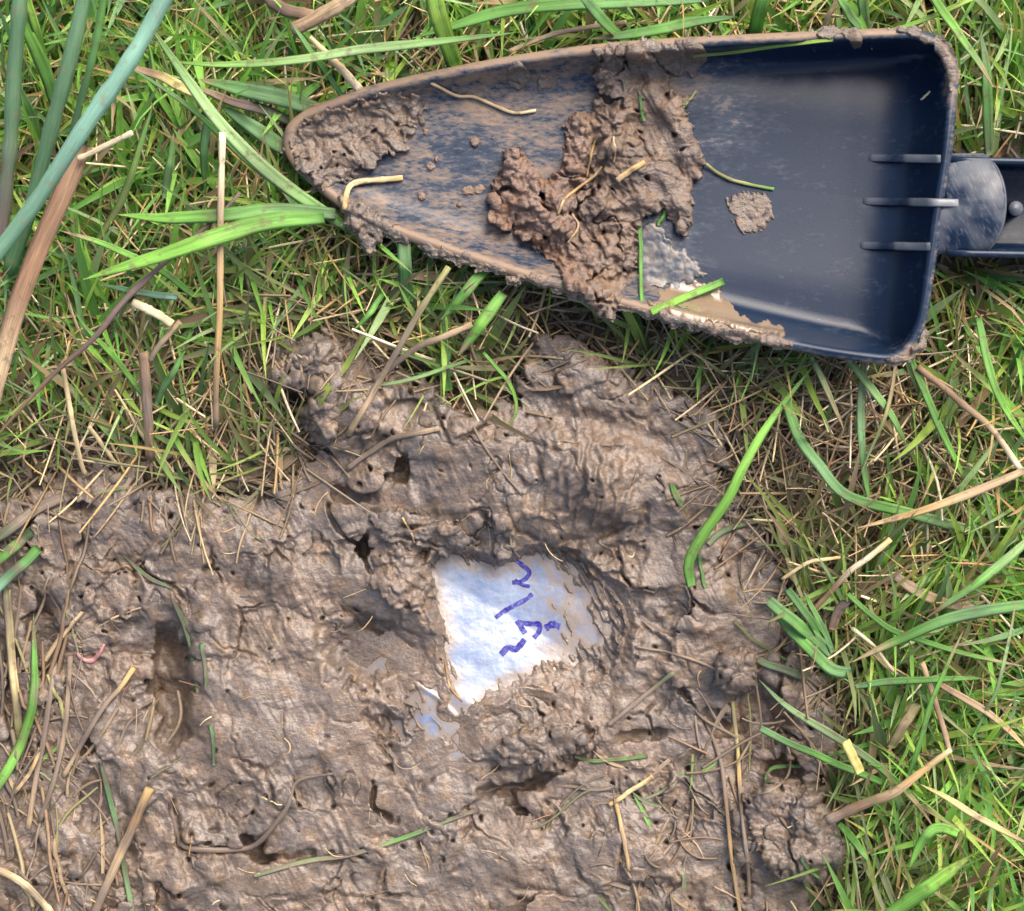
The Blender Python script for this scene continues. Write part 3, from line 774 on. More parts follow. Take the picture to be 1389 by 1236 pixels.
lump('mud_smear', dab(702, 104, 20), 4, 7, 0.5, bz0, 240, 'round mud dab near the upper rim left of the big clump', edge=4, sink=2)
lump('mud_smear', dab(742, 112, 13), 2.5, 5, 0.4, bz0, 244, 'faint small mud dab right of the round dab near the upper rim', edge=4, sink=2)
for k in range(16):
    cx = random.uniform(560, 760); cy = 190 + (cx - 560) * 0.16 + random.uniform(-30, 120)
    if sdf(OUTS, np.array([cx]), np.array([cy]))[0] < 22: continue
    lump('mud_crumb', dab(cx, cy, random.uniform(3, 7.5)), 3, 4, 0.3, bz0, 250 + k, 'small reddish mud crumb on the muddy front of the trowel scoop', edge=3, sink=2, hue=(1.1, 0.95, 0.85), cat='mud crumb', group='mud crumbs on the trowel')

# the wet slurry beside the big clump
M_SLURRY, t, b = new_mat('slurry')
geo = nd(t, 'ShaderNodeNewGeometry').outputs['Position']
t.links.new(mix_col(t, noise(t, geo, 200, 3), (0.14, 0.10, 0.065), (0.20, 0.145, 0.095)), b.inputs['Base Color']); b.inputs['Roughness'].default_value = 0.10
t.links.new(bump(t, noise(t, geo, 240, 2), 0.12, 0.001), b.inputs['Normal'])
lump('slurry', [(900, 388), (935, 378), (975, 386), (985, 405), (1005, 425), (1050, 440), (1072, 458), (1000, 446), (930, 432), (880, 415)], 2.6, 8, 0.05, bz0, 290, 'glossy brown slurry pooled against the lower rim of the scoop', cat='mud', mat=M_SLURRY, edge=9)
M_FOAM, t, b = new_mat('cloudy_water')
geo = nd(t, 'ShaderNodeNewGeometry').outputs['Position']
t.links.new(mix_col(t, ramp(t, noise(t, geo, 260, 5, 0.65), [(0.35, 0.0), (0.62, 1.0)]), (0.03, 0.04, 0.06), (0.13, 0.112, 0.095)), b.inputs['Base Color']); b.inputs['Roughness'].default_value = 0.22; b.inputs['Specular IOR Level'].default_value = 0.3
t.links.new(bump(t, noise(t, geo, 500, 3), 0.15, 0.0006), b.inputs['Normal'])
lump('cloudy_water', [(862, 318), (884, 298), (900, 306), (918, 332), (945, 356), (960, 372), (940, 386), (900, 392), (862, 384)], 2.0, 6, 0.10, bz0, 296, 'pale cloudy muddy water with small bubbles below the right lobe of the big clump', cat='muddy water', mat=M_FOAM, edge=9)

# loose clods on the churned mud
def tbase(x, y): return np.minimum(blur(terr(x, y), 6) if np.ndim(x) == 2 else terr(x, y), 30)
lump('mud_clod', [(352, 490), (372, 466), (405, 455), (446, 440), (458, 462), (466, 500), (470, 540), (462, 575), (440, 612), (420, 600), (404, 575), (398, 555), (420, 540), (425, 522), (400, 520), (386, 540), (366, 530)], 22, 12, 1.1, tbase, 300,
     'broad flat mud clod jutting out over grass at upper left of the dug mud', cat='mud clod', mat=M_MUD, step=1.45, wetv=0.5)
lump('mud_clod', [(668, 700), (682, 692), (694, 704), (698, 735), (692, 760), (676, 766), (668, 740)], 22, 13, 0.8, tbase, 310, 'upright finger shaped mud lump just above the plastic bag', cat='mud clod', mat=M_MUD, edge=4, wetv=0.4)
lump('mud_clod', [(966, 900), (980, 882), (1005, 876), (1024, 888), (1030, 912), (1020, 938), (990, 946), (970, 930)], 30, 24, 0.9, tbase, 320, 'rounded mud clod with roots below it at the right of the mud', cat='mud clod', mat=M_MUD, edge=5, wetv=0.5)
lump('mud_clod', [(1008, 1078), (1040, 1062), (1068, 1060), (1080, 1068), (1098, 1072), (1122, 1070), (1112, 1098), (1128, 1118), (1152, 1150), (1146, 1185), (1118, 1206), (1080, 1200), (1040, 1180), (1015, 1130)], 24, 20, 1.0, tbase, 330,
     'large smooth sided mud clod at the lower right edge of the mud', cat='mud clod', mat=M_MUD, wetv=0.6)
lump('mud_clod', [(506, 700), (540, 690), (575, 700), (620, 712), (650, 735), (600, 752), (560, 742), (515, 730)], 14, 10, 0.8, tbase, 340, 'flat mud clod with a cracked edge left above the bag', cat='mud clod', mat=M_MUD, wetv=0.5)
lump('mud_clod', [(505, 755), (540, 748), (580, 768), (588, 800), (570, 830), (530, 822), (500, 790)], 14, 12, 1.1, tbase, 350, 'rough mud clod beside the left edge of the bag', cat='mud clod', mat=M_MUD, wetv=0.5)
lump('mud_clod', [(680, 1000), (730, 985), (790, 985), (800, 1005), (760, 1030), (700, 1038), (670, 1020)], 12, 12, 0.8, tbase, 360, 'low mud clod above the crack below the bag', cat='mud clod', mat=M_MUD, wetv=0.5)

def shovel_top(x, y):
    z = blade_z(x, y)
    for poly, tz, base in CLUMPS:
        if base is bz0:
            p = np.asarray(poly)
            m = (x > p[:, 0].min() - 10) & (x < p[:, 0].max() + 10) & (y > p[:, 1].min() - 10) & (y < p[:, 1].max() + 10)
            if m.any():
                z = z + np.where(m, np.maximum(tz(x, y)[0], 0), 0)
    return z
def mud_top(x, y):
    z = terr(x, y)
    for poly, tz, base in CLUMPS:
        if base is tbase:
            tk = tz(x, y)[0]
            z = np.where(tk > 0, np.maximum(z, np.minimum(z, 30) + tk), z)
    return z
# ------------------------------------------------------------------ single blades, stalks and stems one can point at
PAL = {'green': (0.115, 0.265, 0.055), 'bright': (0.19, 0.39, 0.065), 'lime': (0.27, 0.40, 0.07), 'blue': (0.125, 0.235, 0.10), 'dark': (0.06, 0.145, 0.05), 'pale': (0.26, 0.37, 0.16),
       'teal': (0.14, 0.27, 0.20), 'rush': (0.07, 0.14, 0.07), 'tan': (0.36, 0.26, 0.15), 'straw': (0.52, 0.41, 0.23), 'gold': (0.46, 0.30, 0.12), 'brown': (0.19, 0.12, 0.07), 'rust': (0.20, 0.115, 0.065),
       'purple': (0.11, 0.075, 0.07), 'mud': (0.17, 0.13, 0.10), 'olive': (0.21, 0.21, 0.08), 'yellow': (0.55, 0.48, 0.17), 'mgreen': (0.12, 0.15, 0.08), 'cream': (0.62, 0.53, 0.36), 'dkbrown': (0.085, 0.068, 0.058), 'pink': (0.36, 0.17, 0.15)}

def frames(P):
    T = np.gradient(P, axis=0); T /= np.linalg.norm(T, axis=1)[:, None] + 1e-9
    up = np.tile(np.array([0, 0, 1.0]), (len(P), 1))
    Sd = np.cross(T, up); l = np.linalg.norm(Sd, axis=1)[:, None]
    Sd = np.where(l > 0.15, Sd / (l + 1e-9), np.array([1.0, 0, 0]))
    return T, Sd, np.cross(Sd, T)

def hero(kind, colr, w, pts, hs, label, taper='e', group=None, cat=None, twist=0.0):
    n = int(np.clip(len(pts) * 5 + 4, 14, 30))
    p = spline(pts, n)
    t = np.linspace(0, 1, n)
    seed = len(label) * 7 + int(pts[0][0]) & 127
    p = p + 1.1 * np.stack([perlin(t * 4, t * 0 + seed + 0.5, 9), perlin(t * 4, t * 0 + seed + 0.5, 19)], 1)
    mode, *h = hs.split()
    h = [float(q) for q in h]
    if len(h) == 1: h = h * 3
    if mode == 'g': h = [q * 1.18 for q in h]
    hh = np.interp(t, [0, 0.5, 1], h) * 0.6 + 0.4 * (h[0] * (1 - t) ** 2 + 2 * t * (1 - t) * h[1] + h[2] * t ** 2)
    if mode == 'g':
        z = np.maximum(hh, terr(p[:, 0], p[:, 1]) + 3)
    else:
        f = mud_top if mode == 'm' else shovel_top
        zz = f(p[:, 0], p[:, 1])
        k = np.array([0.25, 0.5, 0.25])
        for _ in range(5):
            zs = np.convolve(np.pad(zz, 1, mode='edge'), k, mode='valid')
            zz = np.maximum(zs, zz - 2.0)
        z = zz + hh * 0.75 - (0.1 * w if kind in ('straw', 'twig') and mode == 'm' else 0)
    X, Y = true_xy(p[:, 0], p[:, 1], z)
    Q = np.stack([(X - CX), (CY - Y), z], 1)
    wf = (HC - z.mean()) / HC
    flat = kind in ('grass_blade', 'dry_leaf')
    if flat:
        wp = np.interp(t, [0, 0.1, 0.35, 0.75, 0.9, 1], {'e': [0.75, 0.85, 1, 0.72, 0.4, 0.04], 'n': [0.95, 1, 1, 1, 1, 0.9], 'b': [0.05, 0.5, 1, 0.85, 0.45, 0.04], 's': [0.05, 0.4, 0.85, 1, 1, 0.9]}[taper])
    else:
        wp = np.interp(t, [0, 0.5, 1], {'e': [1, 0.9, 0.45], 'n': [1, 1, 0.95], 'b': [0.5, 1, 0.4], 's': [0.45, 0.9, 1]}[taper])
        wp = wp * (1 + 0.10 * perlin(t * 9, t * 0 + seed, 29))
    if kind in ('straw', 'twig') and mode == 'm': w = w * 0.8
    hw_ = 0.5 * w * wf * wp
    if not flat: hw_ = hw_ * (1 + 0.16 * perlin(t * 14, t * 0 + seed, 59) + 0.12 * np.exp(-((t - 0.4) / 0.03) ** 2))
    T, Sd, Up = frames(Q)
    if flat:
        a = twist * t + 0.25 * perlin(t * 2, t * 0 + seed, 39)
        S2 = Sd * np.cos(a)[:, None] + Up * np.sin(a)[:, None]; U2 = -Sd * np.sin(a)[:, None] + Up * np.cos(a)[:, None]
        fold = 0.17 if w > 9 else 0.12
        cols_ = [(-1, 0.0), (-0.5, -fold * 0.62), (0, -fold), (0.5, -fold * 0.62), (1, 0.0), (0.5, -fold * 0.62 - 0.07), (0, -fold - 0.10), (-0.5, -fold * 0.62 - 0.07)]
        V = np.stack([Q + S2 * (hw_ * a_)[:, None] + U2 * (hw_ * b_)[:, None] for a_, b_ in cols_], 1)
        u = np.array([0.0, 0.25, 0.5, 0.75, 1.0, 0.75, 0.5, 0.25])
    else:
        m = 8
        an = np.linspace(0, 2 * np.pi, m, endpoint=False)
        V = np.stack([Q + Sd * (hw_ * math.cos(q))[:, None] + Up * (hw_ * math.sin(q) * (0.6 if kind in ('straw', 'twig') else 0.9))[:, None] for q in an], 1)
        u = np.linspace(0, 1, m)
    m = V.shape[1]
    i = np.arange(n * m).reshape(n, m); j = np.roll(i, -1, axis=1)
    F = np.stack([i[:-1], j[:-1], j[1:], i[1:]], -1).reshape(-1, 4)
    k = np.arange(1, m - 1)
    T3 = np.vstack([np.stack([k * 0, k + 1, k], -1), np.stack([k * 0, k, k + 1], -1) + (n - 1) * m])
    ct = colr if isinstance(colr, (list, tuple)) else [colr]
    cs = np.array([PAL[q] for q in ct])
    cc = np.stack([np.interp(t, np.linspace(0, 1, len(cs)), cs[:, q]) for q in range(3)], 1) if len(cs) > 1 else np.tile(cs, (n, 1))
    cc = cc * (1 + 0.34 * perlin(t * 5, t * 0 + seed + 0.3, 49))[:, None]
    if kind == 'grass_blade' and taper in 'eb' and (seed % 3):
        tk = np.clip((t - 0.9 + 0.05 * (seed % 4)) * 9, 0, 0.9)[:, None]
        cc = cc * (1 - tk) + np.array(PAL['tan' if seed % 2 else 'brown']) * tk
    cc = np.repeat(cc[:, None], m, 1)
    if mode == 'm' and kind != 'earthworm':
        mk = np.clip((0.38 if ('mud' in ct or 'mgreen' in ct) and not ('gold' in ct or 'olive' in ct) else 0.05) + 1.3 * perlin(t[:, None, None] * (5 + 0.04 * w) + seed, np.arange(m)[None, :, None] * 0.12 + seed, 69), 0, 0.85)
        cc = cc * (1 - mk) + np.array(PAL['mud']) * mk
    if flat: cc = cc * np.where(np.isin(u, [0.5]), 1.25, 1.0)[None, :, None]
    ln = np.concatenate([[0], np.cumsum(np.linalg.norm(np.diff(Q, axis=0), axis=1))]) / 30 + seed
    uv = np.stack([np.broadcast_to(u, (n, m)), np.repeat(ln[:, None], m, 1)], -1)
    mat = {'grass_blade': M_LEAF, 'rush_stem': M_RUSH, 'earthworm': M_WORM}.get(kind, M_STRAW)
    if 'mud' in ct and kind == 'grass_blade': mat = M_STRAW
    o = mesh_obj(kind, V.reshape(-1, 3) * S, [F, T3], mat, col=cc.reshape(-1, 3), uv=uv.reshape(-1, 2), origin=Q[0] * S)
    return tag(o, label, cat or {'grass_blade': 'grass blade', 'dry_leaf': 'dead leaf', 'straw': 'straw', 'rush_stem': 'rush', 'twig': 'twig', 'root': 'root', 'earthworm': 'worm'}[kind], group or
               {'grass_blade': 'single grass blades', 'dry_leaf': 'single dead leaves', 'straw': 'single straws', 'rush_stem': 'rush stems', 'twig': 'twigs', 'root': 'bare roots', 'earthworm': None}[kind])

M_WORM, t, b = new_mat('worm_skin')
al = attr(t, 'along').outputs['Vector']
wv = nd(t, 'ShaderNodeTexWave', wave_type='BANDS', bands_direction='Y'); wv.inputs['Scale'].default_value = 8; t.links.new(al, wv.inputs[0])
t.links.new(mix_col(t, wv.outputs['Fac'], (0.30, 0.13, 0.12), (0.42, 0.22, 0.20)), b.inputs['Base Color']); b.inputs['Roughness'].default_value = 0.25
b.inputs['Subsurface Weight'].default_value = 0.1; b.inputs['Subsurface Radius'].default_value = (0.001, 0.0005, 0.0003)

G, L_, W_, R_, T_, D_ = 'grass_blade', 'dry_leaf', 'straw', 'rush_stem', 'twig', 'root'
HEROES = [
 # upper left: rushes, dead leaf, stalks
 (R_, ['teal', 'teal', 'rush'], 23, [(252, -60), (190, 60), (110, 180), (40, 285), (-50, 400)], 'g 215 210 190', 'thick pale blue green rush stem crossing in front of the others', 'n'),
 (R_, ['rush', 'rush', 'purple'], 21, [(30, -50), (22, 60), (16, 170), (8, 260), (0, 330)], 'g 150 120 70', 'dark green upright rush stem nearest the left edge of the photo', 'n'),
 (R_, ['rush', 'rush', 'dark'], 21, [(124, -50), (100, 60), (66, 190), (36, 300), (12, 370)], 'g 165 135 70', 'dark green rush stem running behind the pale one', 'n'),
 (R_, ['green', 'rush'], 11, [(146, -40), (130, 60), (112, 130), (96, 190)], 'g 150 110 70', 'thin green rush stem right of the dark ones', 'n'),
 (L_, ['brown', 'rust', 'rust', 'tan', 'brown'], 27, [(112, 195), (90, 250), (64, 310), (40, 370), (16, 440), (-6, 520), (-24, 600)], 'g 115 128 95', 'broad reddish brown dead leaf below the rush stems', 'n'),
 (W_, ['straw', 'cream'], 8, [(104, 216), (140, 200), (180, 180)], 'g 122 128 130', 'short pale straw sticking out from the top of the brown dead leaf', 'n'),
 (W_, ['purple', 'purple', 'brown'], 9, [(325, 262), (295, 294), (204, 374), (163, 415), (126, 461), (68, 512), (-10, 598)], 'g 105 118 90', 'long purple brown stalk slanting down to the left edge', 'b'),
 (W_, ['cream', 'tan', 'gold', 'mud'], 9, [(301, 180), (299, 290), (297, 420), (294, 500), (293, 580)], 'g 132 110 45', 'upright tan straw standing left of the flat mud clod', 'n'),
 (G, ['blue', 'green', 'bright'], 22, [(455, 290), (380, 286), (300, 292), (230, 296), (160, 292)], 'g 60 120 110', 'green blade lying level left of the trowel tip, upper of a pair'),
 (G, ['green', 'bright', 'bright'], 25, [(440, 294), (360, 302), (290, 322), (210, 350), (113, 379)], 'g 70 138 125', 'broad bright green blade pointing left from the trowel tip, lower of a pair'),
 (G, ['green', 'pale', 'pale', 'green'], 20, [(470, 308), (400, 262), (340, 212), (290, 158), (240, 88), (200, 30)], 'g 50 120 120', 'long light green blade with pale midrib running up from the trowel tip'),
 (G, ['green', 'green', 'blue'], 9, [(410, 276), (340, 222), (250, 140), (168, 88)], 'g 60 105 110', 'narrow green blade beside the pale ribbed blade'),
 (G, ['blue', 'blue', 'green'], 25, [(440, 152), (385, 134), (330, 122), (270, 108)], 'g 36 80 90', 'wide blue green blade tucked under the upper side of the trowel tip'),
 (G, ['blue', 'blue', 'dark'], 24, [(405, 212), (370, 192), (335, 168), (300, 142)], 'g 36 70 80', 'wide dark green blade under the very tip of the trowel'),
 (G, ['mgreen', 'purple', 'tan'], 15, [(400, 168), (360, 150), (310, 136), (260, 116)], 'g 40 86 88', 'withered purple striped blade between two wide green ones at the trowel tip'),
 (L_, ['tan', 'yellow', 'brown', 'tan'], 15, [(280, 132), (245, 118), (215, 102), (165, 88)], 'g 80 95 95', 'curled yellow and brown dead leaf above the straight straw'),
 (G, ['green', 'pale', 'bright'], 14, [(700, 44), (600, 56), (500, 66), (400, 82), (300, 88), (225, 84)], 'g 90 110 100', 'long pale green blade lying level above the trowel tip', 'b'),
 (G, ['blue', 'green', 'green'], 21, [(960, 2), (800, 4), (690, 14), (620, 34), (560, 52)], 'g 70 95 70', 'long wide green blade lying along the top edge of the photo', 'b'),
 (G, ['bright', 'lime', 'bright'], 25, [(618, 92), (604, 50), (592, 10), (580, -40)], 'g 40 115 135', 'bright upright green blade behind the upper rim of the trowel', 'n'),
 (W_, ['cream', 'tan', 'straw'], 12, [(488, 122), (462, 92), (420, 50)], 'g 60 90 95', 'split pale straw leaning on the upper side of the trowel tip'),
 (G, ['dark', 'green', 'blue'], 9, [(462, 128), (430, 82), (392, 28)], 'g 55 100 100', 'narrow dark blade beside the split straw'),
 (T_, ['brown', 'tan', 'mud'], 20, [(395, 40), (430, 24), (468, 2), (500, -30)], 'g 80 90 85', 'thick pale brown broken stalk at the top edge of the photo', 'n'),
 (T_, ['dkbrown', 'brown'], 18, [(345, -20), (385, 12), (425, 22)], 'g 70 80 84', 'brown stalk meeting the thick broken one at the top edge', 'n'),
 (G, ['bright', 'lime'], 13, [(70, 110), (55, 60), (40, 10), (30, -30)], 'g 60 110 130', 'bright green blade between the two dark rush stems', 's'),
 (G, ['green', 'bright'], 20, [(75, 140), (58, 90), (38, 45), (20, -5)], 'g 60 100 120', 'wide yellow green blade at the top left corner'),
 (G, ['green', 'dark'], 14, [(52, 200), (44, 160), (24, 120), (6, 88)], 'g 40 80 90', 'green blade left of the dark slanting rush stem'),
 (G, ['green', 'bright'], 11, [(262, 400), (215, 365), (150, 335), (82, 312)], 'g 60 105 115', 'narrow bright blade crossing behind the brown dead leaf'),
 (G, ['olive', 'green'], 11, [(130, 330), (165, 270), (190, 200), (208, 140)], 'g 50 90 105', 'green blade leaning up to the right beside the brown dead leaf'),
 (G, ['pale', 'green'], 13, [(222, 270), (230, 220), (236, 180)], 'g 50 85 95', 'short wide pale blade standing amid dry grass'),
 (G, ['green', 'blue'], 12, [(278, 260), (276, 215), (278, 185), (282, 160)], 'g 50 85 95', 'short green blade beside the upright tan straw', 's'),
 (G, ['blue', 'teal'], 10, [(134, 385), (180, 396), (240, 404)], 'g 60 92 80', 'blue green blade lying level under the slanting purple stalk', 's'),
 (W_, ['brown', 'mud', 'brown'], 14, [(195, 478), (199, 540), (204, 622)], 'g 75 60 25', 'thick brown stalk standing at the edge of the left mud', 'n'),
 (W_, ['tan', 'mud'], 8, [(245, 436), (222, 462), (203, 490)], 'g 85 80 72', 'thin side shoot leaning on the thick brown stalk', 'n'),
 (W_, ['mud', 'brown', 'mud'], 15, [(150, 652), (190, 636), (240, 612), (296, 588)], 'm 8 12 8', 'thick muddy stalk lying along the upper edge of the left mud', 'n'),
 (W_, ['mud', 'tan', 'mud'], 9, [(236, 634), (300, 622), (360, 614), (412, 606)], 'm 12 14 8', 'long muddy straw lying level toward the flat mud clod', 'n'),
 (W_, ['mud', 'tan'], 7, [(262, 646), (320, 650), (372, 660)], 'm 7 9 5', 'thin muddy straw below the level one at the mud edge', 'n'),
 (W_, ['straw', 'tan'], 6, [(120, 578), (150, 620), (158, 630)], 'g 55 40 20', 'short pale straw touching the upper edge of the left mud', 'n'),
 (W_, ['tan', 'straw', 'tan'], 7, [(86, 500), (96, 560), (108, 620), (116, 645)], 'g 80 70 28', 'bent tan straw reaching down into the left mud', 'n'),
 (G, ['green', 'bright', 'green'], 9, [(196, 540), (160, 490), (118, 446), (100, 420)], 'g 45 85 90', 'narrow green blade leaning left over dry grass', ),
 (G, ['blue', 'green'], 11, [(212, 548), (226, 518), (240, 496), (252, 474)], 'g 40 75 80', 'short green blade right of the thick brown stalk'),
 (W_, ['cream', 'straw'], 12, [(180, 410), (208, 424), (234, 440)], 'g 95 96 90', 'short split cream straw lying on the grass at left', 'n'),
 # under the trowel
 (G, ['blue', 'dark', 'green'], 19, [(547, 318), (549, 360), (552, 410)], 'g 60 78 40', 'dark green blade hanging under the lower rim near the trowel tip', 'n'),
 (G, ['green', 'green'], 16, [(664, 360), (635, 392), (598, 434)], 'g 60 80 62', 'green blade slanting down left from the lower rim'),
 (G, ['green', 'bright', 'green'], 18, [(682, 398), (655, 436), (622, 482)], 'g 70 84 56', 'wide green blade slanting into the mud below the trowel'),
 (W_, ['olive', 'mud', 'tan'], 9, [(608, 362), (581, 404), (520, 508), (473, 590)], 'g 74 84 38', 'long olive straw slanting down onto the mud below the trowel', 'n'),
 (W_, ['tan', 'mud', 'mud'], 9, [(640, 440), (600, 458), (560, 476), (506, 518)], 'g 60 66 42', 'tan straw crossing the olive one above the mud', 'n'),
 (G, ['green', 'pale', 'mgreen'], 6, [(634, 490), (560, 514), (500, 524), (470, 512)], 'g 62 58 42', 'thin curved green blade lying across the two crossed straws'),
 (G, ['green', 'bright', 'olive'], 6, [(655, 478), (690, 520), (700, 555), (684, 586)], 'g 50 52 40', 'thin bent green blade curling down over the mud'),
 (W_, ['mud', 'mud', 'tan'], 10, [(470, 636), (500, 614), (538, 594), (596, 582)], 'm 5 6 4', 'mud coated straw pressed on the ridge above the bag', 'n'),
 (G, ['dark', 'green'], 15, [(606, 470), (602, 500), (608, 530)], 'g 36 46 30', 'short dark blade in the grass tuft stuck in the mud', 'n'),
 (G, ['green', 'green'], 9, [(520, 398), (505, 420), (480, 448)], 'g 50 66 60', 'small green blade left of the crossed straws'),
 (W_, ['brown', 'gold', 'tan'], 5, [(840, 458), (872, 500), (890, 530), (908, 560)], 'm 14 14 6', 'thin brown stem beside a green one on the upper right mud', 'e'),
 (G, ['green', 'green'], 4, [(850, 440), (868, 490), (892, 528)], 'm 14 14 8', 'hair thin green blade running down onto the upper right mud', 'n'),
 # right side
 (G, ['green', 'bright', 'bright', 'green'], 15, [(1103, 497), (1042, 576), (1010, 630), (987, 677), (950, 730), (934, 765), (938, 795)], 'g 62 88 40', 'long bright green blade bending from the trowel down onto the mud', 's'),
 (G, ['green', 'blue', 'green', 'pale'], 15, [(1066, 545), (1082, 590), (1110, 630), (1148, 672), (1224, 694), (1308, 716)], 'g 55 62 45', 'long curved green blade sweeping from below the scoop to the right', 'n'),
 (G, ['green', 'green', 'bright'], 11, [(1236, 488), (1275, 580), (1318, 672)], 'g 70 76 50', 'straight green blade slanting below the lower rear corner of the scoop'),
 (G, ['pale', 'green'], 12, [(1150, 488), (1203, 554), (1230, 604)], 'g 60 82 60', 'green blade fanning right from beneath the scoop'),
 (G, ['mgreen', 'blue', 'green'], 12, [(1173, 490), (1167, 554), (1173, 643), (1184, 694)], 'g 60 70 40', 'grey green blade hanging straight down from the scoop'),
 (G, ['pale', 'tan'], 9, [(1101, 484), (1126, 537), (1144, 584)], 'g 60 80 52', 'pale half dry blade below the scoop'),
 (G, ['tan', 'olive', 'pale'], 6, [(1216, 492), (1204, 554), (1168, 642)], 'g 68 84 56', 'thin curved straw coloured blade below the scoop corner'),
 (G, ['green', 'bright'], 12, [(1326, 430), (1340, 490), (1356, 540), (1400, 610)], 'g 80 100 80', 'green blade falling along the right edge of the photo'),
 (L_, ['tan', 'tan', 'gold', 'tan'], 13, [(1392, 638), (1330, 664), (1258, 691), (1162, 716)], 'g 85 90 66', 'long pointed tan dead leaf lying across the moss at right'),
 (W_, ['brown', 'brown', 'tan', 'cream'], 9, [(1245, 498), (1309, 550), (1347, 584), (1383, 636)], 'g 72 80 74', 'brown stalk with a cream end below the scoop at right', 'n'),
 (W_, ['gold', 'cream', 'brown', 'brown'], 8, [(1208, 732), (1178, 756), (1148, 780), (1103, 830)], 'g 76 78 50', 'broken golden straw with a dark lower half beside the mud', 'n'),
 (G, ['pale', 'green', 'pale'], 14, [(1400, 730), (1330, 788), (1290, 816), (1256, 838)], 'g 80 105 80', 'pale green blade coming in from the right edge'),
 (G, ['green', 'blue', 'green', 'green'], 18, [(1410, 818), (1309, 834), (1224, 866), (1155, 899)], 'g 85 105 80', 'broad green blade with a brown scratch pointing left at the mud'),
 (G, ['blue', 'green', 'blue'], 17, [(1128, 888), (1100, 862), (1070, 838), (1042, 815)], 'g 50 70 62', 'wide green blade of the tuft leaning over the right mud edge', 'n'),
 (G, ['green', 'dark'], 12, [(1122, 882), (1106, 852), (1084, 820), (1068, 800)], 'g 50 72 60', 'narrower blade behind the wide one in the tuft at the mud edge', 'n'),
 (G, ['blue', 'green'], 10, [(1130, 886), (1118, 856), (1100, 822), (1090, 800)], 'g 50 66 60', 'innermost thin blade of the tuft at the right mud edge'),
 (G, ['green', 'green', 'bright'], 9, [(1150, 806), (1184, 836), (1222, 860), (1300, 884), (1392, 904)], 'g 60 84 76', 'long narrow blade running under the broad scratched one'),
 (G, ['mgreen', 'dark', 'green'], 9, [(961, 738), (972, 726), (990, 716), (1020, 708), (1044, 704)], 'm 10 12 8', 'muddy green blade curling on the right mud slope', 'n'),
 (G, ['green', 'green'], 10, [(909, 654), (917, 674), (930, 694)], 'm 4 6 3', 'short green leaf stuck flat in the mud right of the ridge', 'b'),
 (G, ['dark', 'green'], 5, [(948, 742), (950, 770), (957, 798)], 'm 4 5 3', 'thin green blade lying left of the long bending one', 'n'),
 (G, ['blue', 'green', 'blue'], 17, [(1040, 812), (1064, 846), (1100, 882), (1128, 908), (1154, 914)], 'g 46 66 58', 'broad folded blade at the right mud edge', 's'),
 (G, ['mgreen', 'mgreen', 'blue'], 14, [(1158, 914), (1100, 919), (1062, 908), (1028, 895), (1008, 868)], 'm 16 12 5', 'mud stained green blade pressed into the right mud slope'),
 (G, ['olive', 'dark'], 4, [(995, 843), (1020, 866), (1046, 884), (1068, 896)], 'm 8 12 10', 'thin dark green stem on the right mud slope', 'n'),
 (G, ['blue', 'green', 'green'], 11, [(1160, 931), (1200, 926), (1246, 923), (1338, 921)], 'g 66 84 70', 'level green blade right of the mud clod with roots'),
 (G, ['blue', 'pale', 'mgreen', 'green', 'green'], 12, [(1029, 922), (1067, 959), (1133, 1000), (1195, 1042), (1240, 1086), (1268, 1126)], 'g 54 66 70', 'long green blade crossing from the mud to the grass at lower right', 'b'),
 (G, ['blue', 'green', 'green'], 10, [(1032, 988), (1076, 1010), (1118, 1029), (1197, 1062)], 'g 46 62 60', 'straight green blade crossing below the mud stained one', 'n'),
 (G, ['bright', 'bright', 'lime'], 24, [(1196, 1250), (1232, 1222), (1265, 1200), (1316, 1163)], 'g 100 135 140', 'broad bright green blade pointing up at the bottom right'),
 (G, ['yellow', 'straw', 'yellow'], 10, [(1249, 1064), (1290, 1086), (1327, 1109), (1400, 1148)], 'g 105 110 95', 'straight yellow blade in the lower right grass', 'b'),
 (T_, ['mud', 'brown', 'tan', 'gold', 'straw'], 15, [(1120, 1113), (1160, 1096), (1212, 1075), (1248, 1048), (1290, 1016)], 'g 66 90 105', 'brown rotten stalk with a golden tip leaning out of the lower right clod', 'e'),
 (G, ['yellow', 'yellow'], 14, [(1146, 1005), (1156, 1026), (1167, 1048)], 'g 80 84 78', 'short cut yellow blade beside the lower right clod', 'n'),
 (G, ['olive', 'tan', 'olive'], 14, [(1208, 1014), (1226, 984), (1244, 954)], 'g 66 88 92', 'short brownish blade with a cut end in the right grass', 'n'),
 (G, ['green', 'green', 'bright'], 8, [(1228, 1064), (1250, 1000), (1268, 941), (1308, 852)], 'g 66 98 110', 'narrow green blade standing up in the right grass'),
 (G, ['green', 'pale', 'pale'], 6, [(1320, 1000), (1340, 960), (1356, 923), (1380, 812)], 'g 70 105 112', 'thin pale green blade near the right edge', 'e'),
 (L_, ['brown', 'tan', 'gold'], 11, [(1274, 928), (1310, 950), (1349, 974), (1398, 1022)], 'g 76 86 80', 'brown dry blade lying at the right edge of the photo'),
 (W_, ['tan', 'brown', 'tan'], 8, [(1250, 898), (1268, 950), (1288, 1018)], 'g 62 72 78', 'grey brown straw running down into the golden tipped stalk', 'n'),
 (G, ['bright', 'green', 'bright'], 16, [(1300, 1132), (1280, 1124), (1262, 1128), (1246, 1150), (1234, 1176)], 'g 96 110 90', 'bright curled blade in the lower right grass'),
 (G, ['green', 'green'], 12, [(1138, 1118), (1160, 1142), (1178, 1170)], 'g 46 74 84', 'green blade beside the lower right clod'),
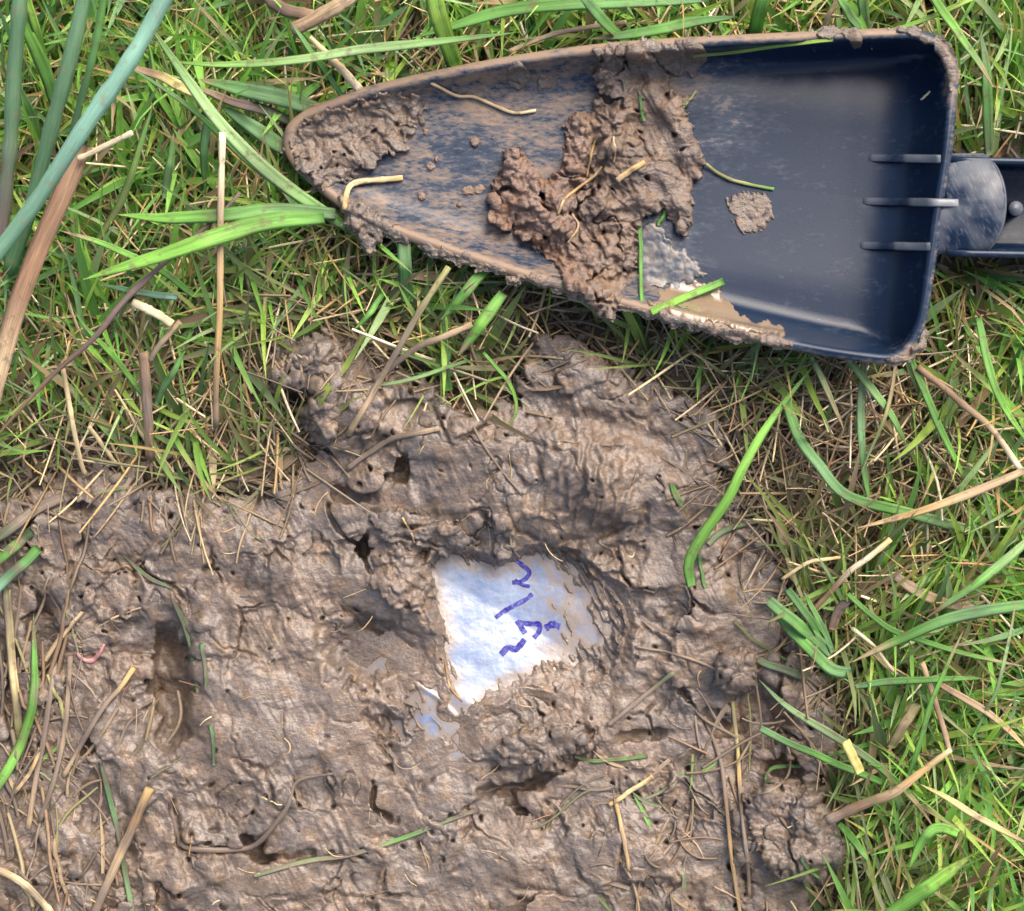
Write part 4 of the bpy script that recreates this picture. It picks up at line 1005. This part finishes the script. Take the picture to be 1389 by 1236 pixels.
 (G, ['dark', 'blue', 'green'], 6, [(1086, 1164), (1098, 1182), (1118, 1196)], 'm 5 6 4', 'small green leaf lying on the lower right clod'),
 (G, ['mgreen', 'green', 'mgreen'], 16, [(1342, 212), (1340, 150), (1338, 92), (1330, 40)], 'g 60 110 110', 'broad upright blade right of the scoop'),
 (G, ['green', 'bright', 'pale'], 13, [(1250, -30), (1296, 40), (1326, 80), (1348, 118)], 'g 90 130 110', 'green blade falling over the upper rear corner of the scoop'),
 (G, ['bright', 'lime', 'bright'], 8, [(1222, 38), (1270, 20), (1330, -6), (1380, -30)], 'g 90 110 110', 'yellow green blade slanting away above the scoop corner'),
 (G, ['blue', 'green'], 16, [(1176, 52), (1172, 20), (1168, -40)], 'g 46 90 110', 'wide blade standing behind the upper rim near the scoop corner', 'n'),
 (G, ['green', 'bright'], 20, [(1020, 62), (1030, 20), (1044, -40)], 'g 46 100 125', 'wide green blade behind the middle of the upper rim', 'n'),
 (G, ['blue', 'green'], 14, [(1172, 44), (1150, 16), (1130, -20)], 'g 70 100 110', 'green blade leaning left behind the upper rim', ),
 (G, ['dark', 'green', 'blue'], 16, [(1000, 22), (930, 32), (870, 44), (800, 54)], 'g 66 86 64', 'dark green blade lying just above the upper rim', 'b'),
 (G, ['green', 'blue'], 18, [(850, 58), (820, 28), (780, -14)], 'g 50 96 115', 'wide blade leaning left above the big mud clump'),
 (W_, ['brown', 'tan'], 6, [(1112, 46), (1124, 20), (1140, -8)], 'g 70 84 90', 'bent tan stalk between blades behind the upper rim', 'n'),
 (W_, ['tan', 'mud', 'tan'], 7, [(690, 70), (740, 50), (800, 36), (850, 30)], 'g 60 66 60', 'grey dry stalk lying along the upper rim', 'n'),
 # straws and strands on the lower mud
 (W_, ['olive', 'yellow', 'gold', 'mud', 'mud', 'tan'], 7, [(994, 952), (1000, 1010), (1003, 1066), (1008, 1120), (1014, 1170), (1017, 1215)], 'm 9 9 5', 'olive and yellow straw standing out across the lower mud', 'n'),
 (W_, ['mud', 'mud', 'brown', 'gold', 'gold'], 7, [(955, 972), (976, 1030), (985, 1090), (992, 1160), (1006, 1250)], 'm 7 9 8', 'muddy straw with a golden lower end beside the olive one', 'n'),
 (D_, ['tan', 'mud', 'tan'], 4, [(1062, 1000), (1071, 1024), (1068, 1052), (1046, 1072), (1012, 1082)], 'm 16 16 6', 'curved tan root looping over the hollow in the lower right mud', 'n'),
 (G, ['blue', 'green', 'dark'], 6, [(1086, 1040), (1060, 1040), (1046, 1044), (1040, 1056), (1046, 1066)], 'm 8 10 6', 'curled green leaf end in the hollow beside the tan root', 'n'),
 (W_, ['olive', 'olive'], 3, [(1014, 940), (1018, 990), (1016, 1050)], 'm 10 12 8', 'hair thin green stem right of the olive straw', 'n'),
 (W_, ['gold', 'straw', 'gold'], 8, [(886, 1053), (858, 1072), (826, 1092)], 'm 8 9 7', 'short golden straw, upper of two making an angle on the mud', 'n'),
 (W_, ['gold', 'tan', 'gold'], 7, [(835, 1090), (844, 1130), (854, 1182)], 'm 7 8 6', 'golden straw hanging below the angle on the lower mud', 'n'),
 (G, ['mgreen', 'green', 'green'], 6, [(780, 1026), (805, 1032), (840, 1030), (878, 1026)], 'm 4 6 4', 'thin green blade lying level below the bag', 'n'),
 (W_, ['mud', 'mud', 'mgreen'], 8, [(824, 984), (862, 954), (892, 930), (914, 912)], 'm 8 10 7', 'muddy stalk slanting up right from the hollow below the bag', 'n'),
 (D_, ['tan', 'mud', 'mud'], 4, [(972, 908), (930, 892), (900, 884), (862, 878)], 'm 4 5 3', 'thin root running left from the rounded clod', 'n'),
 (G, ['mgreen', 'green', 'mud', 'green', 'mgreen', 'mud'], 7, [(345, 1188), (420, 1168), (480, 1158), (549, 1136), (600, 1116), (650, 1098)], 'm 4 5 3', 'long mud stained green strand across the lower mud', 'n'),
 (T_, ['dkbrown', 'dkbrown', 'mud', 'dkbrown', 'mud', 'dkbrown'], 10, [(452, 1050), (404, 1059), (389, 1096), (352, 1142), (322, 1153), (262, 1151), (243, 1143)], 'm 7 16 6', 'dark bent twig bridging a hole in the lower left mud', 's'),
 (T_, ['purple', 'dkbrown'], 8, [(228, 1084), (236, 1116), (244, 1148)], 'm 4 5 5', 'short dark twig meeting the bent one in the lower left mud', 'n'),
 (G, ['mgreen', 'mgreen', 'blue', 'mgreen'], 12, [(230, 806), (256, 860), (266, 910), (270, 965)], 'm 5 6 3', 'mud stained green strand along the rim of the smooth dent', 'b'),
 (G, ['blue', 'mgreen'], 6, [(273, 872), (278, 905), (279, 936)], 'm 4 4 3', 'short green strand right of the one along the dent', 'n'),
 (G, ['blue', 'blue'], 5, [(285, 984), (289, 1010), (290, 1038)], 'm 4 4 3', 'small separate green strand below the dent', 'n'),
 (G, ['olive', 'straw', 'olive'], 12, [(9, 800), (14, 870), (20, 930), (27, 1008)], 'm 22 24 12', 'yellow green dry blade at the left edge beside a green one', 'n'),
 (G, ['green', 'green', 'bright', 'green'], 14, [(46, 832), (46, 900), (43, 962), (22, 1022), (-8, 1072)], 'm 18 28 16', 'curved green blade at the left edge of the mud', 's'),
 (W_, ['gold', 'mud', 'mud', 'tan'], 9, [(181, 906), (162, 934), (139, 962), (86, 1054)], 'm 8 12 8', 'slanting muddy straw with a golden end in the left mud', 'n'),
 (W_, ['mud', 'tan', 'mud'], 6, [(160, 960), (128, 1010), (96, 1046)], 'm 6 9 6', 'thinner straw lying close below the slanting muddy straw', 'n'),
 (W_, ['tan', 'mud', 'mud', 'tan'], 10, [(82, 860), (62, 985), (50, 1050), (38, 1124)], 'm 8 12 10', 'upright muddy straw in the left mud, left of a pair', 'n'),
 (W_, ['mud', 'tan', 'mud', 'mud'], 9, [(96, 890), (88, 990), (76, 1050), (54, 1115)], 'm 8 10 9', 'upright muddy straw in the left mud, right of a pair', 'n'),
 (W_, ['gold', 'brown', 'tan', 'mud', 'mud'], 16, [(203, 1068), (186, 1106), (165, 1154), (140, 1210), (120, 1260)], 'm 18 20 14', 'thick brown stalk with a golden cut end at lower left', 'n'),
 (W_, ['tan', 'straw', 'tan'], 13, [(-10, 1176), (30, 1198), (64, 1232), (84, 1260)], 'm 16 20 16', 'pale thick stalk in the bottom left corner', 'n'),
 (G, ['mgreen', 'blue', 'mgreen', 'blue'], 8, [(137, 1034), (150, 1090), (162, 1140), (180, 1246)], 'm 6 8 6', 'muddy green strand passing under the thick brown stalk', 'n'),
 (W_, ['gold', 'tan'], 7, [(55, 1015), (42, 1046), (16, 1080)], 'm 14 16 12', 'short golden straw bent across the left mud', 'n'),
 (G, ['green', 'blue', 'teal'], 15, [(52, 744), (24, 772), (-12, 804)], 'm 22 30 34', 'green blade poking in at the left edge of the mud, lower of two', 'n'),
 (G, ['mgreen', 'green', 'green'], 15, [(44, 720), (16, 744), (-16, 772)], 'm 18 28 34', 'green blade poking in at the left edge of the mud, upper of two', 'n'),
 (G, ['mud', 'mud', 'mgreen'], 15, [(86, 674), (44, 694), (14, 716), (-14, 736)], 'm 8 14 16', 'mud coated blade lying at the upper left corner of the mud', 'n'),
 (G, ['mgreen', 'blue', 'mgreen'], 7, [(166, 752), (186, 772), (208, 788), (236, 800)], 'm 4 5 3', 'muddy green leaf strip above the smooth dent', 'b'),
 (W_, ['mud', 'tan', 'mud'], 7, [(1036, 700), (1060, 704), (1082, 724), (1096, 740)], 'm 8 10 6', 'muddy bent straw on the right mud slope beside the moss', 'n'),
 (W_, ['tan', 'straw', 'gold'], 5, [(1060, 786), (1100, 762), (1140, 756)], 'g 44 54 52', 'thin tan straw lying level beside the moss', 'n'),
 (L_, ['brown', 'dkbrown'], 13, [(1128, 854), (1136, 832), (1148, 816)], 'g 60 70 76', 'short dark brown dead leaf standing in the green tuft', 'n'),
 (W_, ['cream', 'tan'], 5, [(1155, 852), (1186, 878), (1216, 916)], 'g 66 74 66', 'thin cream straw under the broad scratched blade', 'n'),
 (L_, ['mud', 'tan', 'mud'], 17, [(1214, 782), (1250, 806), (1300, 822), (1338, 816)], 'g 46 52 50', 'wide grey brown dead leaf behind the pale blade at right'),
 (W_, ['mud', 'brown'], 7, [(958, 642), (974, 634), (1000, 606)], 'm 8 8 6', 'short flat brown stalk on the mud edge below the scoop', 'n'),
 (D_, ['tan', 'mud'], 3, [(690, 716), (694, 740), (704, 756)], 'm 3 4 3', 'tiny root on the finger shaped lump', 'n'),
 (D_, ['gold', 'tan'], 3, [(545, 702), (556, 720), (562, 736)], 'm 4 4 3', 'tiny golden root on the flat clod left of the bag', 'n'),
 (W_, ['rust', 'gold', 'rust'], 3.5, [(604, 898), (610, 930), (626, 952)], 'm 3 3 3', 'thin orange root on the lower left edge of the bag', 'n'),
 # on the trowel
 (W_, ['gold', 'straw', 'straw', 'gold'], 8, [(467, 284), (470, 262), (478, 249), (505, 245), (546, 241)], 's 7 10 6', 'bent golden straw lying on the muddy trowel tip', 'n'),
 (D_, ['tan', 'tan', 'straw'], 4.5, [(584, 112), (618, 129), (640, 131), (662, 139), (696, 153), (727, 150)], 's 4 6 4', 'wavy tan root lying near the upper rim of the trowel', 'n'),
 (G, ['olive', 'lime', 'lime'], 5, [(940, 76), (1000, 70), (1060, 62), (1130, 54)], 's 6 8 6', 'thin yellow green blade lying along the inside of the upper rim', 'n'),
 (W_, ['olive', 'olive', 'green'], 4.5, [(956, 222), (978, 236), (1002, 247), (1050, 257)], 's 6 6 4', 'thin olive stem sticking out of the big clump over clean plastic', 'n'),
 (G, ['green', 'green'], 5.5, [(868, 308), (869, 360), (871, 416)], 's 12 8 7', 'thin upright green blade at the lower right of the big clump', 'n'),
 (G, ['bright', 'bright', 'green'], 11, [(884, 423), (930, 403), (982, 381)], 's 8 10 12', 'cut bright green leaf piece lying on the slurry in the scoop', 'n'),
 (W_, ['tan', 'gold'], 8, [(836, 246), (852, 234), (874, 220)], 's 6 7 7', 'short flat tan straw stuck in the big clump', 'n'),
 (D_, ['tan', 'gold', 'tan'], 4, [(757, 290), (768, 268), (786, 254), (806, 240), (816, 226)], 's 3 4 3', 'branching pale root on the face of the big clump', 'n'),
 (D_, ['gold', 'tan'], 3, [(808, 190), (802, 212), (796, 240)], 's 3 4 3', 'thin golden root above the branching one on the big clump', 'n'),
 (D_, ['straw', 'tan'], 3, [(832, 186), (834, 204), (833, 220)], 's 3 3 3', 'short upright pale root near the top of the big clump', 'n'),
 (D_, ['tan', 'tan'], 3, [(776, 290), (784, 308), (770, 330)], 's 3 4 3', 'small curled root low on the big clump', 'n'),
 (G, ['dark', 'green'], 4, [(868, 128), (870, 148), (874, 164)], 's 5 6 4', 'tiny dark green leaf at the top of the big clump', 'n'),
 (G, ['green', 'tan'], 4, [(926, 146), (936, 134), (946, 122)], 's 5 8 8', 'tiny green and tan stem poking out of the top right of the big clump', 'n'),
 (G, ['green', 'green'], 5, [(892, 306), (898, 296), (902, 286)], 's 5 8 8', 'tiny green leaf under the right lobe of the big clump', 'n'),
 (W_, ['cream', 'cream'], 3, [(1249, 136), (1254, 131), (1262, 124)], 's 3 3 3', 'tiny pale splinter stuck in the upper rear of the scoop', 'n'),
 ('earthworm', ['pink', 'pink', 'pink'], 8, [(104, 886), (112, 894), (124, 896), (134, 888), (141, 874)], 'm 2 4 2', 'small pink earthworm curled in the left mud', 'b'),
]
for hrow in HEROES: hero(*hrow)

# ------------------------------------------------------------------ grass, dead grass, moss and rootlets that nobody could count
def ribbons(Q, hw_, roll, col, fold, tube=False):
    """Q N x K x 3 grid units (x right, y up), hw_ N x K, col N x K x 3"""
    T = np.gradient(Q, axis=1); T /= np.linalg.norm(T, axis=2)[..., None] + 1e-9
    up = np.stack([np.cos(roll) * 0, np.sin(roll) * 0, np.ones_like(roll)], -1)[:, None] * np.ones_like(Q)
    Sd = np.cross(T, up); l = np.linalg.norm(Sd, axis=2)[..., None]
    az = np.stack([np.cos(roll * 7), np.sin(roll * 7), 0 * roll], -1)[:, None]
    Sd = np.where(l > 0.25, Sd / (l + 1e-9), az)
    Up = np.cross(Sd, T)
    c, s_ = np.cos(roll)[:, None, None], np.sin(roll)[:, None, None]
    S2 = Sd * c + Up * s_; U2 = Up * c - Sd * s_
    h = hw_[..., None]
    if tube:
        rows = [Q - S2 * h, Q + U2 * h * 0.8, Q + S2 * h, Q - U2 * h * 0.8]; u = [0, 0.35, 0.7, 1.0]
    else:
        rows = [Q - S2 * h, Q - U2 * h * fold, Q + S2 * h]; u = [0, 0.5, 1.0]
    V = np.stack(rows, 2)
    N, K, m = V.shape[:3]
    i = np.arange(N * K * m).reshape(N, K, m)
    if tube:
        j = np.roll(i, -1, axis=2); F = np.stack([i[:, :-1], j[:, :-1], j[:, 1:], i[:, 1:]], -1).reshape(-1, 4)
    else:
        F = np.stack([i[:, :-1, :-1], i[:, :-1, 1:], i[:, 1:, 1:], i[:, 1:, :-1]], -1).reshape(-1, 4)
    ln = np.concatenate([np.zeros((N, 1)), np.cumsum(np.linalg.norm(np.diff(Q, axis=1), axis=2), 1)], 1) / 30 + (roll * 50)[:, None]
    uv = np.stack([np.broadcast_to(np.array(u), (N, K, m)), np.repeat(ln[..., None], m, 2)], -1)
    return V.reshape(-1, 3), F, np.repeat(col[:, :, None], m, 2).reshape(-1, 3), uv.reshape(-1, 2)

def app(Q):
    """grid points to the places they are seen over"""
    f = HC / (HC - Q[..., 2])
    return CX + Q[..., 0] * f, CY - Q[..., 1] * f

def grow(N, density, length, width, lean0, lean1, azf, pal, pw, K=8, tube=False, zroot=-6, tipcol=None, curl=0.6, taper=True, fold=0.25, zmax=None, dirt=0.7, seed=0, area=(-330, 1720, -330, 1560), onmud=2.0):
    r = np.random.default_rng(seed)
    M = N * 3
    x = r.uniform(area[0], area[1], M); y = r.uniform(area[2], area[3], M)
    p = density(x, y)
    ok = r.random(M) < p
    x, y = x[ok][:N], y[ok][:N]; N = len(x)
    L = r.uniform(*length, N) * (0.75 + 0.5 * r.random(N)); w = r.uniform(*width, N)
    a = azf(x, y, r)
    l0 = np.radians(r.uniform(*lean0, N)); l1 = np.radians(r.uniform(*lean1, N))
    t = np.linspace(0, 1, K)[None]
    th = l0[:, None] + (l1 - l0)[:, None] * t
    da = r.normal(0, curl, N)[:, None] * t + 0.25 * r.normal(0, curl, N)[:, None] * np.sin(t * 4 + r.random(N)[:, None] * 6)
    seg = (L / (K - 1))[:, None]
    dxy = np.sin(th) * seg; dz = np.cos(th) * seg
    az = a[:, None] + da
    st = np.stack([np.cos(az) * dxy, np.sin(az) * dxy, dz], -1)
    Q = np.cumsum(st, 1) - st[:, :1]
    Q[..., 0] += (x - CX)[:, None]; Q[..., 1] += (CY - y)[:, None]
    Q[..., 2] += (ground_z(x, y) + zroot + (r.random(N) * 5))[:, None]
    if zmax is not None:
        Q[..., 2] = np.where(Q[..., 2] > zmax, zmax + (Q[..., 2] - zmax) * 0.15, Q[..., 2])
    # lie on the mud and on the ground, pass under the trowel
    for _ in range(1):
        ax, ay = app(Q)
        g = terr(ax.ravel(), ay.ravel()).reshape(ax.shape)
        Q[..., 2] = np.where(t > 0.12, np.maximum(Q[..., 2], g + onmud), Q[..., 2])
    ax, ay = app(Q)
    d = sdf(OUTS, ax.ravel(), ay.ravel()).reshape(ax.shape)
    inside = d > -16
    hand = (ax > 1255) & (ay > 196) & (ay < 362)
    hit_h = (hand & (Q[..., 2] > 6)).any(1)
    bz = np.where(inside, np.minimum(blade_z(ax.ravel(), ay.ravel(), np.maximum(d.ravel(), 0)).reshape(ax.shape), rim_z(ax)) - 16, 999)
    lim = bz + np.clip(-d, 0, 16) * 0.0
    over = (sdf(MUD, ax.ravel(), ay.ravel()).reshape(ax.shape) > 12).mean(1)
    drape = (over > 0.2) & (r.random(N) < (0.4 if tube else 0.85)) if zroot < 5 else np.zeros(N, bool)
    bad = drape | (inside & (Q[..., 2] > lim + 30)).any(1) | hit_h
    Q[..., 2] = np.minimum(Q[..., 2], lim)
    k = ~bad
    Q, w, L, r1 = Q[k], w[k], L[k], r.random((k.sum(), 6)); N = len(Q)
    x, y = x[k], y[k]
    prof = np.interp(np.linspace(0, 1, K), [0, 0.3, 0.7, 1], [0.8, 1, 0.75, 0.05]) if taper else np.interp(np.linspace(0, 1, K), [0, 0.5, 1], [1, 1, 0.7])
    hw_ = 0.5 * w[:, None] * prof[None]
    C = np.array([PAL[q] for q in pal]); ci = r.choice(len(pal), N, p=np.array(pw) / np.sum(pw))
    c = C[ci][:, None] * (0.65 + 0.85 * r1[:, :1])[:, None] * np.ones((1, K, 1))
    if tipcol is not None:
        tk = (np.clip((t - r1[:, 1:2]) * 2.5, 0, 1) * (r1[:, 2:3] < 0.35))[..., None]
        c = c * (1 - tk) + np.array(PAL[tipcol]) * tk
    bk = (np.clip(0.35 - t, 0, 1) * 1.6 * r1[:, 3:4])[..., None]
    c = c * (1 - bk) + np.array((0.20, 0.17, 0.07)) * bk
    # dirt carried on to blades beside the dug mud
    sm = sdf(MUD, x, y)
    dk = (np.clip(1 + sm / 125, 0, 1) * dirt * (0.3 + r1[:, 4]))[:, None, None]
    dk = dk + (0.9 * np.exp(-ell(x, y, 1120, 610, 160, 140, 0)) * dirt * (0.3 + r1[:, 4]))[:, None, None]
    dk = np.clip(dk, 0, 0.9)
    c = c * (1 - dk) + np.array((0.17, 0.125, 0.085)) * dk
    return ribbons(Q, hw_, (r1[:, 5] - 0.5) * 1.6, c, fold, tube)

def off_mud(x, y, soft=14):
    sm = sdf(MUD, x, y) + 16 * fbm(x / 42, y / 42, 3, 73)
    return sstep(soft, -12, sm)
def lush(x, y):
    k = off_mud(x, y) * np.where(sdf(OUTS, x, y) > 20, 0.15, 1)
    k = k * (0.9 + 0.6 * fbm(x / 130, y / 130, 2, 140))
    mid = np.exp(-ell(x, y, 1140, 615, 190, 160, 0) ** 2)        # thin and trodden beside the moss
    k = k * (1 - 0.95 * mid) * (1 - 0.72 * np.exp(-ell(x, y, 200, 545, 250, 105, 0) ** 2)) * (1 - 0.5 * np.exp(-ell(x, y, 650, 440, 260, 60, 15) ** 2)) * (1 - 0.55 * np.exp(-ell(x, y, 20, 1000, 110, 300, 0)))
    return np.clip(k, 0, 1)
def dead(x, y):
    k = off_mud(x, y, 34) * (0.55 + 0.5 * fbm(x / 110, y / 110, 2, 150))
    k = k * (1 + 1.5 * np.exp(-ell(x, y, 1150, 620, 190, 160, 0)) + 1.6 * np.exp(-ell(x, y, 200, 530, 260, 150, 0))) * (1 - 0.45 * np.exp(-ell(x, y, 1300, 1120, 200, 180, 0)))
    k = k * (1 - 0.75 * np.exp(-ell(x, y, 1140, 715, 80, 42, 10) ** 2))
    return np.clip(k, 0, 1)
def az_grass(x, y, r):
    n = len(x)
    u = r.random(n)
    up = np.where(u < 0.5, np.pi / 2, np.where(u < 0.68, -np.pi / 2, r.uniform(-np.pi, np.pi, n)))
    out = np.arctan2(CY - y, x - CX)
    a = np.pi / 2 + 2.3 * fbm(x / 150, y / 150, 2, 160) + 1.5 * fbm(x / 45, y / 45, 2, 163) + r.normal(0, 0.38, n)
    a = a + np.where(r.random(n) < 0.22, np.pi, 0)
    return np.where(r.random(n) < 0.22, r.uniform(-np.pi, np.pi, n), a)
def az_any(x, y, r): return r.uniform(-np.pi, np.pi, len(x))
def az_dead(x, y, r):
    n = len(x)
    left = x < 450
    a = np.where(left, np.pi / 2 + r.normal(0, 0.8, n), r.normal(0.5, 1.2, n))
    return a + np.where(r.random(n) < 0.5, np.pi, 0)

def merge(parts):
    Vs, Fs, Cs, Us, o = [], [], [], [], 0
    for V, F, C, U in parts:
        Vs.append(V); Fs.append(F + o); Cs.append(C); Us.append(U); o += len(V)
    return np.vstack(Vs), np.vstack(Fs), np.vstack(Cs), np.vstack(Us)
def stuff(name, parts, mat, label, cat):
    V, F, C, U = merge(parts)
    tag(mesh_obj(name, V * S, F, mat, col=C, uv=U), label, cat, kind='stuff')

greens = ['green', 'bright', 'lime', 'blue', 'pale', 'dark', 'olive']
stuff('grass', [
    grow(7500, lush, (75, 185), (5.5, 10.5), (25, 62), (45, 85), az_grass, greens, [4, 5, 3, 1.5, 1.5, 0.8, 1], tipcol='tan', zmax=104, seed=11, curl=0.2),
    grow(15000, lush, (60, 170), (2.6, 5.8), (20, 62), (40, 85), az_grass, greens, [3, 5, 5, 1, 2, 0.6, 2], tipcol='gold', zmax=104, K=7, seed=12, curl=0.22),
    grow(2300, lush, (100, 210), (8, 17), (35, 62), (60, 90), az_grass, greens, [5, 5, 2, 2.5, 2, 0.7, 0], tipcol='brown', zmax=88, K=10, seed=13, curl=0.18),
    grow(260, lambda x, y: np.exp(-ell(x, y, 620, 470, 80, 50, 0)) + 0.9 * np.exp(-ell(x, y, 1110, 860, 40, 50, 0)), (40, 90), (3, 8), (10, 50), (50, 95), az_any, greens, [4, 2, 0, 3, 1, 3, 1], zmax=60, seed=14, dirt=0.25, zroot=0)],
    M_GRASS, 'short green grass growing around the dug mud and the trowel', 'grass')
dry = ['tan', 'straw', 'gold', 'brown', 'rust', 'mud', 'cream', 'purple', 'olive']
stuff('dead_grass', [
    grow(8500, dead, (40, 130), (2.5, 6), (50, 85), (75, 100), az_dead, dry, [4, 3, 1, 4, 1, 3, 0.5, 1, 2], zmax=46, seed=21, tube=True, taper=False, dirt=0.9, K=7, curl=0.2),
    grow(6500, dead, (60, 150), (2.2, 5), (35, 65), (55, 85), az_dead, dry, [4, 5, 2, 2, 1, 1, 2, 0, 1], zmax=96, seed=22, tube=True, taper=False, K=7, curl=0.2),
    grow(1500, dead, (50, 120), (6, 13), (55, 85), (80, 100), az_dead, dry, [4, 2, 1, 4, 2, 4, 0.3, 1, 1], zmax=40, seed=23, K=8, curl=0.4, dirt=0.9)],
    M_STRAW, 'matted tan and brown dead grass between the green blades', 'dead grass')
# straw pressed in the muddy margin
def margin(x, y):
    sm = sdf(MUD, x, y)
    k = np.exp(-((sm - 8) / 22.0) ** 2) * 0.6
    k = k + 0.75 * np.exp(-ell(x, y, 930, 1120, 100, 100, 0)) + 0.8 * np.exp(-ell(x, y, 70, 1090, 90, 150, 0)) + 0.35 * np.exp(-ell(x, y, 1000, 1010, 80, 60, 0))
    return np.clip(k, 0, 1)
def az_margin(x, y, r): return np.where(x < 250, np.pi / 2 + r.normal(0, 0.45, len(x)), r.uniform(-np.pi, np.pi, len(x)))
stuff('muddy_straw', [
    grow(560, margin, (30, 110), (2.2, 6), (80, 92), (85, 98), az_margin, ['mud', 'tan', 'brown', 'mgreen', 'olive', 'dkbrown'], [6, 2, 2, 1.5, 1, 1], zmax=26, seed=31, tube=True, taper=False, K=9, curl=0.6, dirt=0.6, zroot=10, area=(-60, 1200, 400, 1320), onmud=0.2),
    grow(70, lambda x, y: 0.2 + 0.8 * sstep(130, 60, x), (60, 170), (3.5, 8), (80, 90), (84, 95), lambda x, y, r: np.pi / 2 + r.normal(-0.12, 0.28, len(x)) + np.where(r.random(len(x)) < 0.5, np.pi, 0), ['mud', 'tan', 'brown', 'straw', 'dkbrown', 'olive', 'mgreen'], [4, 3, 2, 1.2, 1, 1, 1], zmax=34, seed=33, tube=True, taper=False, K=10, curl=0.25, dirt=0.35, zroot=12, area=(-120, 140, 800, 1330), onmud=2.5),
    grow(420, margin, (30, 80), (3, 7), (75, 92), (85, 100), az_margin, ['mud', 'mgreen', 'green', 'tan'], [4, 2, 1, 1], zmax=26, seed=32, K=8, curl=0.5, dirt=0.4, zroot=10, area=(-60, 1200, 400, 1320), onmud=1.2)],
    M_STRAW, 'muddy straw and stems trodden into the edge of the mud', 'muddy straw')
def moss_d(x, y): return np.clip(np.exp(-ell(x, y, 1140, 715, 95, 50, 10) ** 2) + 0.8 * np.exp(-ell(x, y, 1290, 740, 80, 50, -10) ** 2) + 0.6 * np.exp(-ell(x, y, 1350, 480, 50, 40, 0)) + 0.25 * off_mud(x, y) * (x > 1080) * (y > 560), 0, 1)
stuff('moss', [grow(5200, moss_d, (10, 24), (2.2, 4.2), (10, 60), (60, 110), az_any, ['olive', 'brown', 'gold', 'mud'], [5, 3, 1, 2], K=4, zmax=34, seed=41, zroot=2, curl=0.4, area=(1000, 1500, 420, 1300), dirt=0.3),
               grow(1500, moss_d, (18, 40), (3, 5), (10, 50), (50, 100), az_any, ['olive', 'brown', 'mgreen'], [4, 3, 1], K=5, zmax=36, seed=42, zroot=0, curl=0.8, area=(1000, 1500, 420, 1300), dirt=0.3)],
      M_STRAW, 'low brownish moss between the dead stems right of the mud', 'moss')
def rootd(x, y): return np.clip(sstep(0, 30, sdf(MUD, x, y)), 0, 1) * np.where(sdf(HOLE, x, y) > -14, 0.1, 1) * 0.9
stuff('rootlets', [grow(150, rootd, (14, 46), (1.1, 2.2), (80, 92), (85, 98), az_any, ['tan', 'gold', 'mud', 'straw', 'rust'], [4, 1, 5, 1, 1], zmax=26, seed=51, tube=True, taper=False, K=8, curl=1.0, dirt=0, zroot=14, area=(20, 1150, 440, 1300), onmud=0.3)],
      M_STRAW, 'fine tan rootlets scattered over the churned mud', 'rootlets')
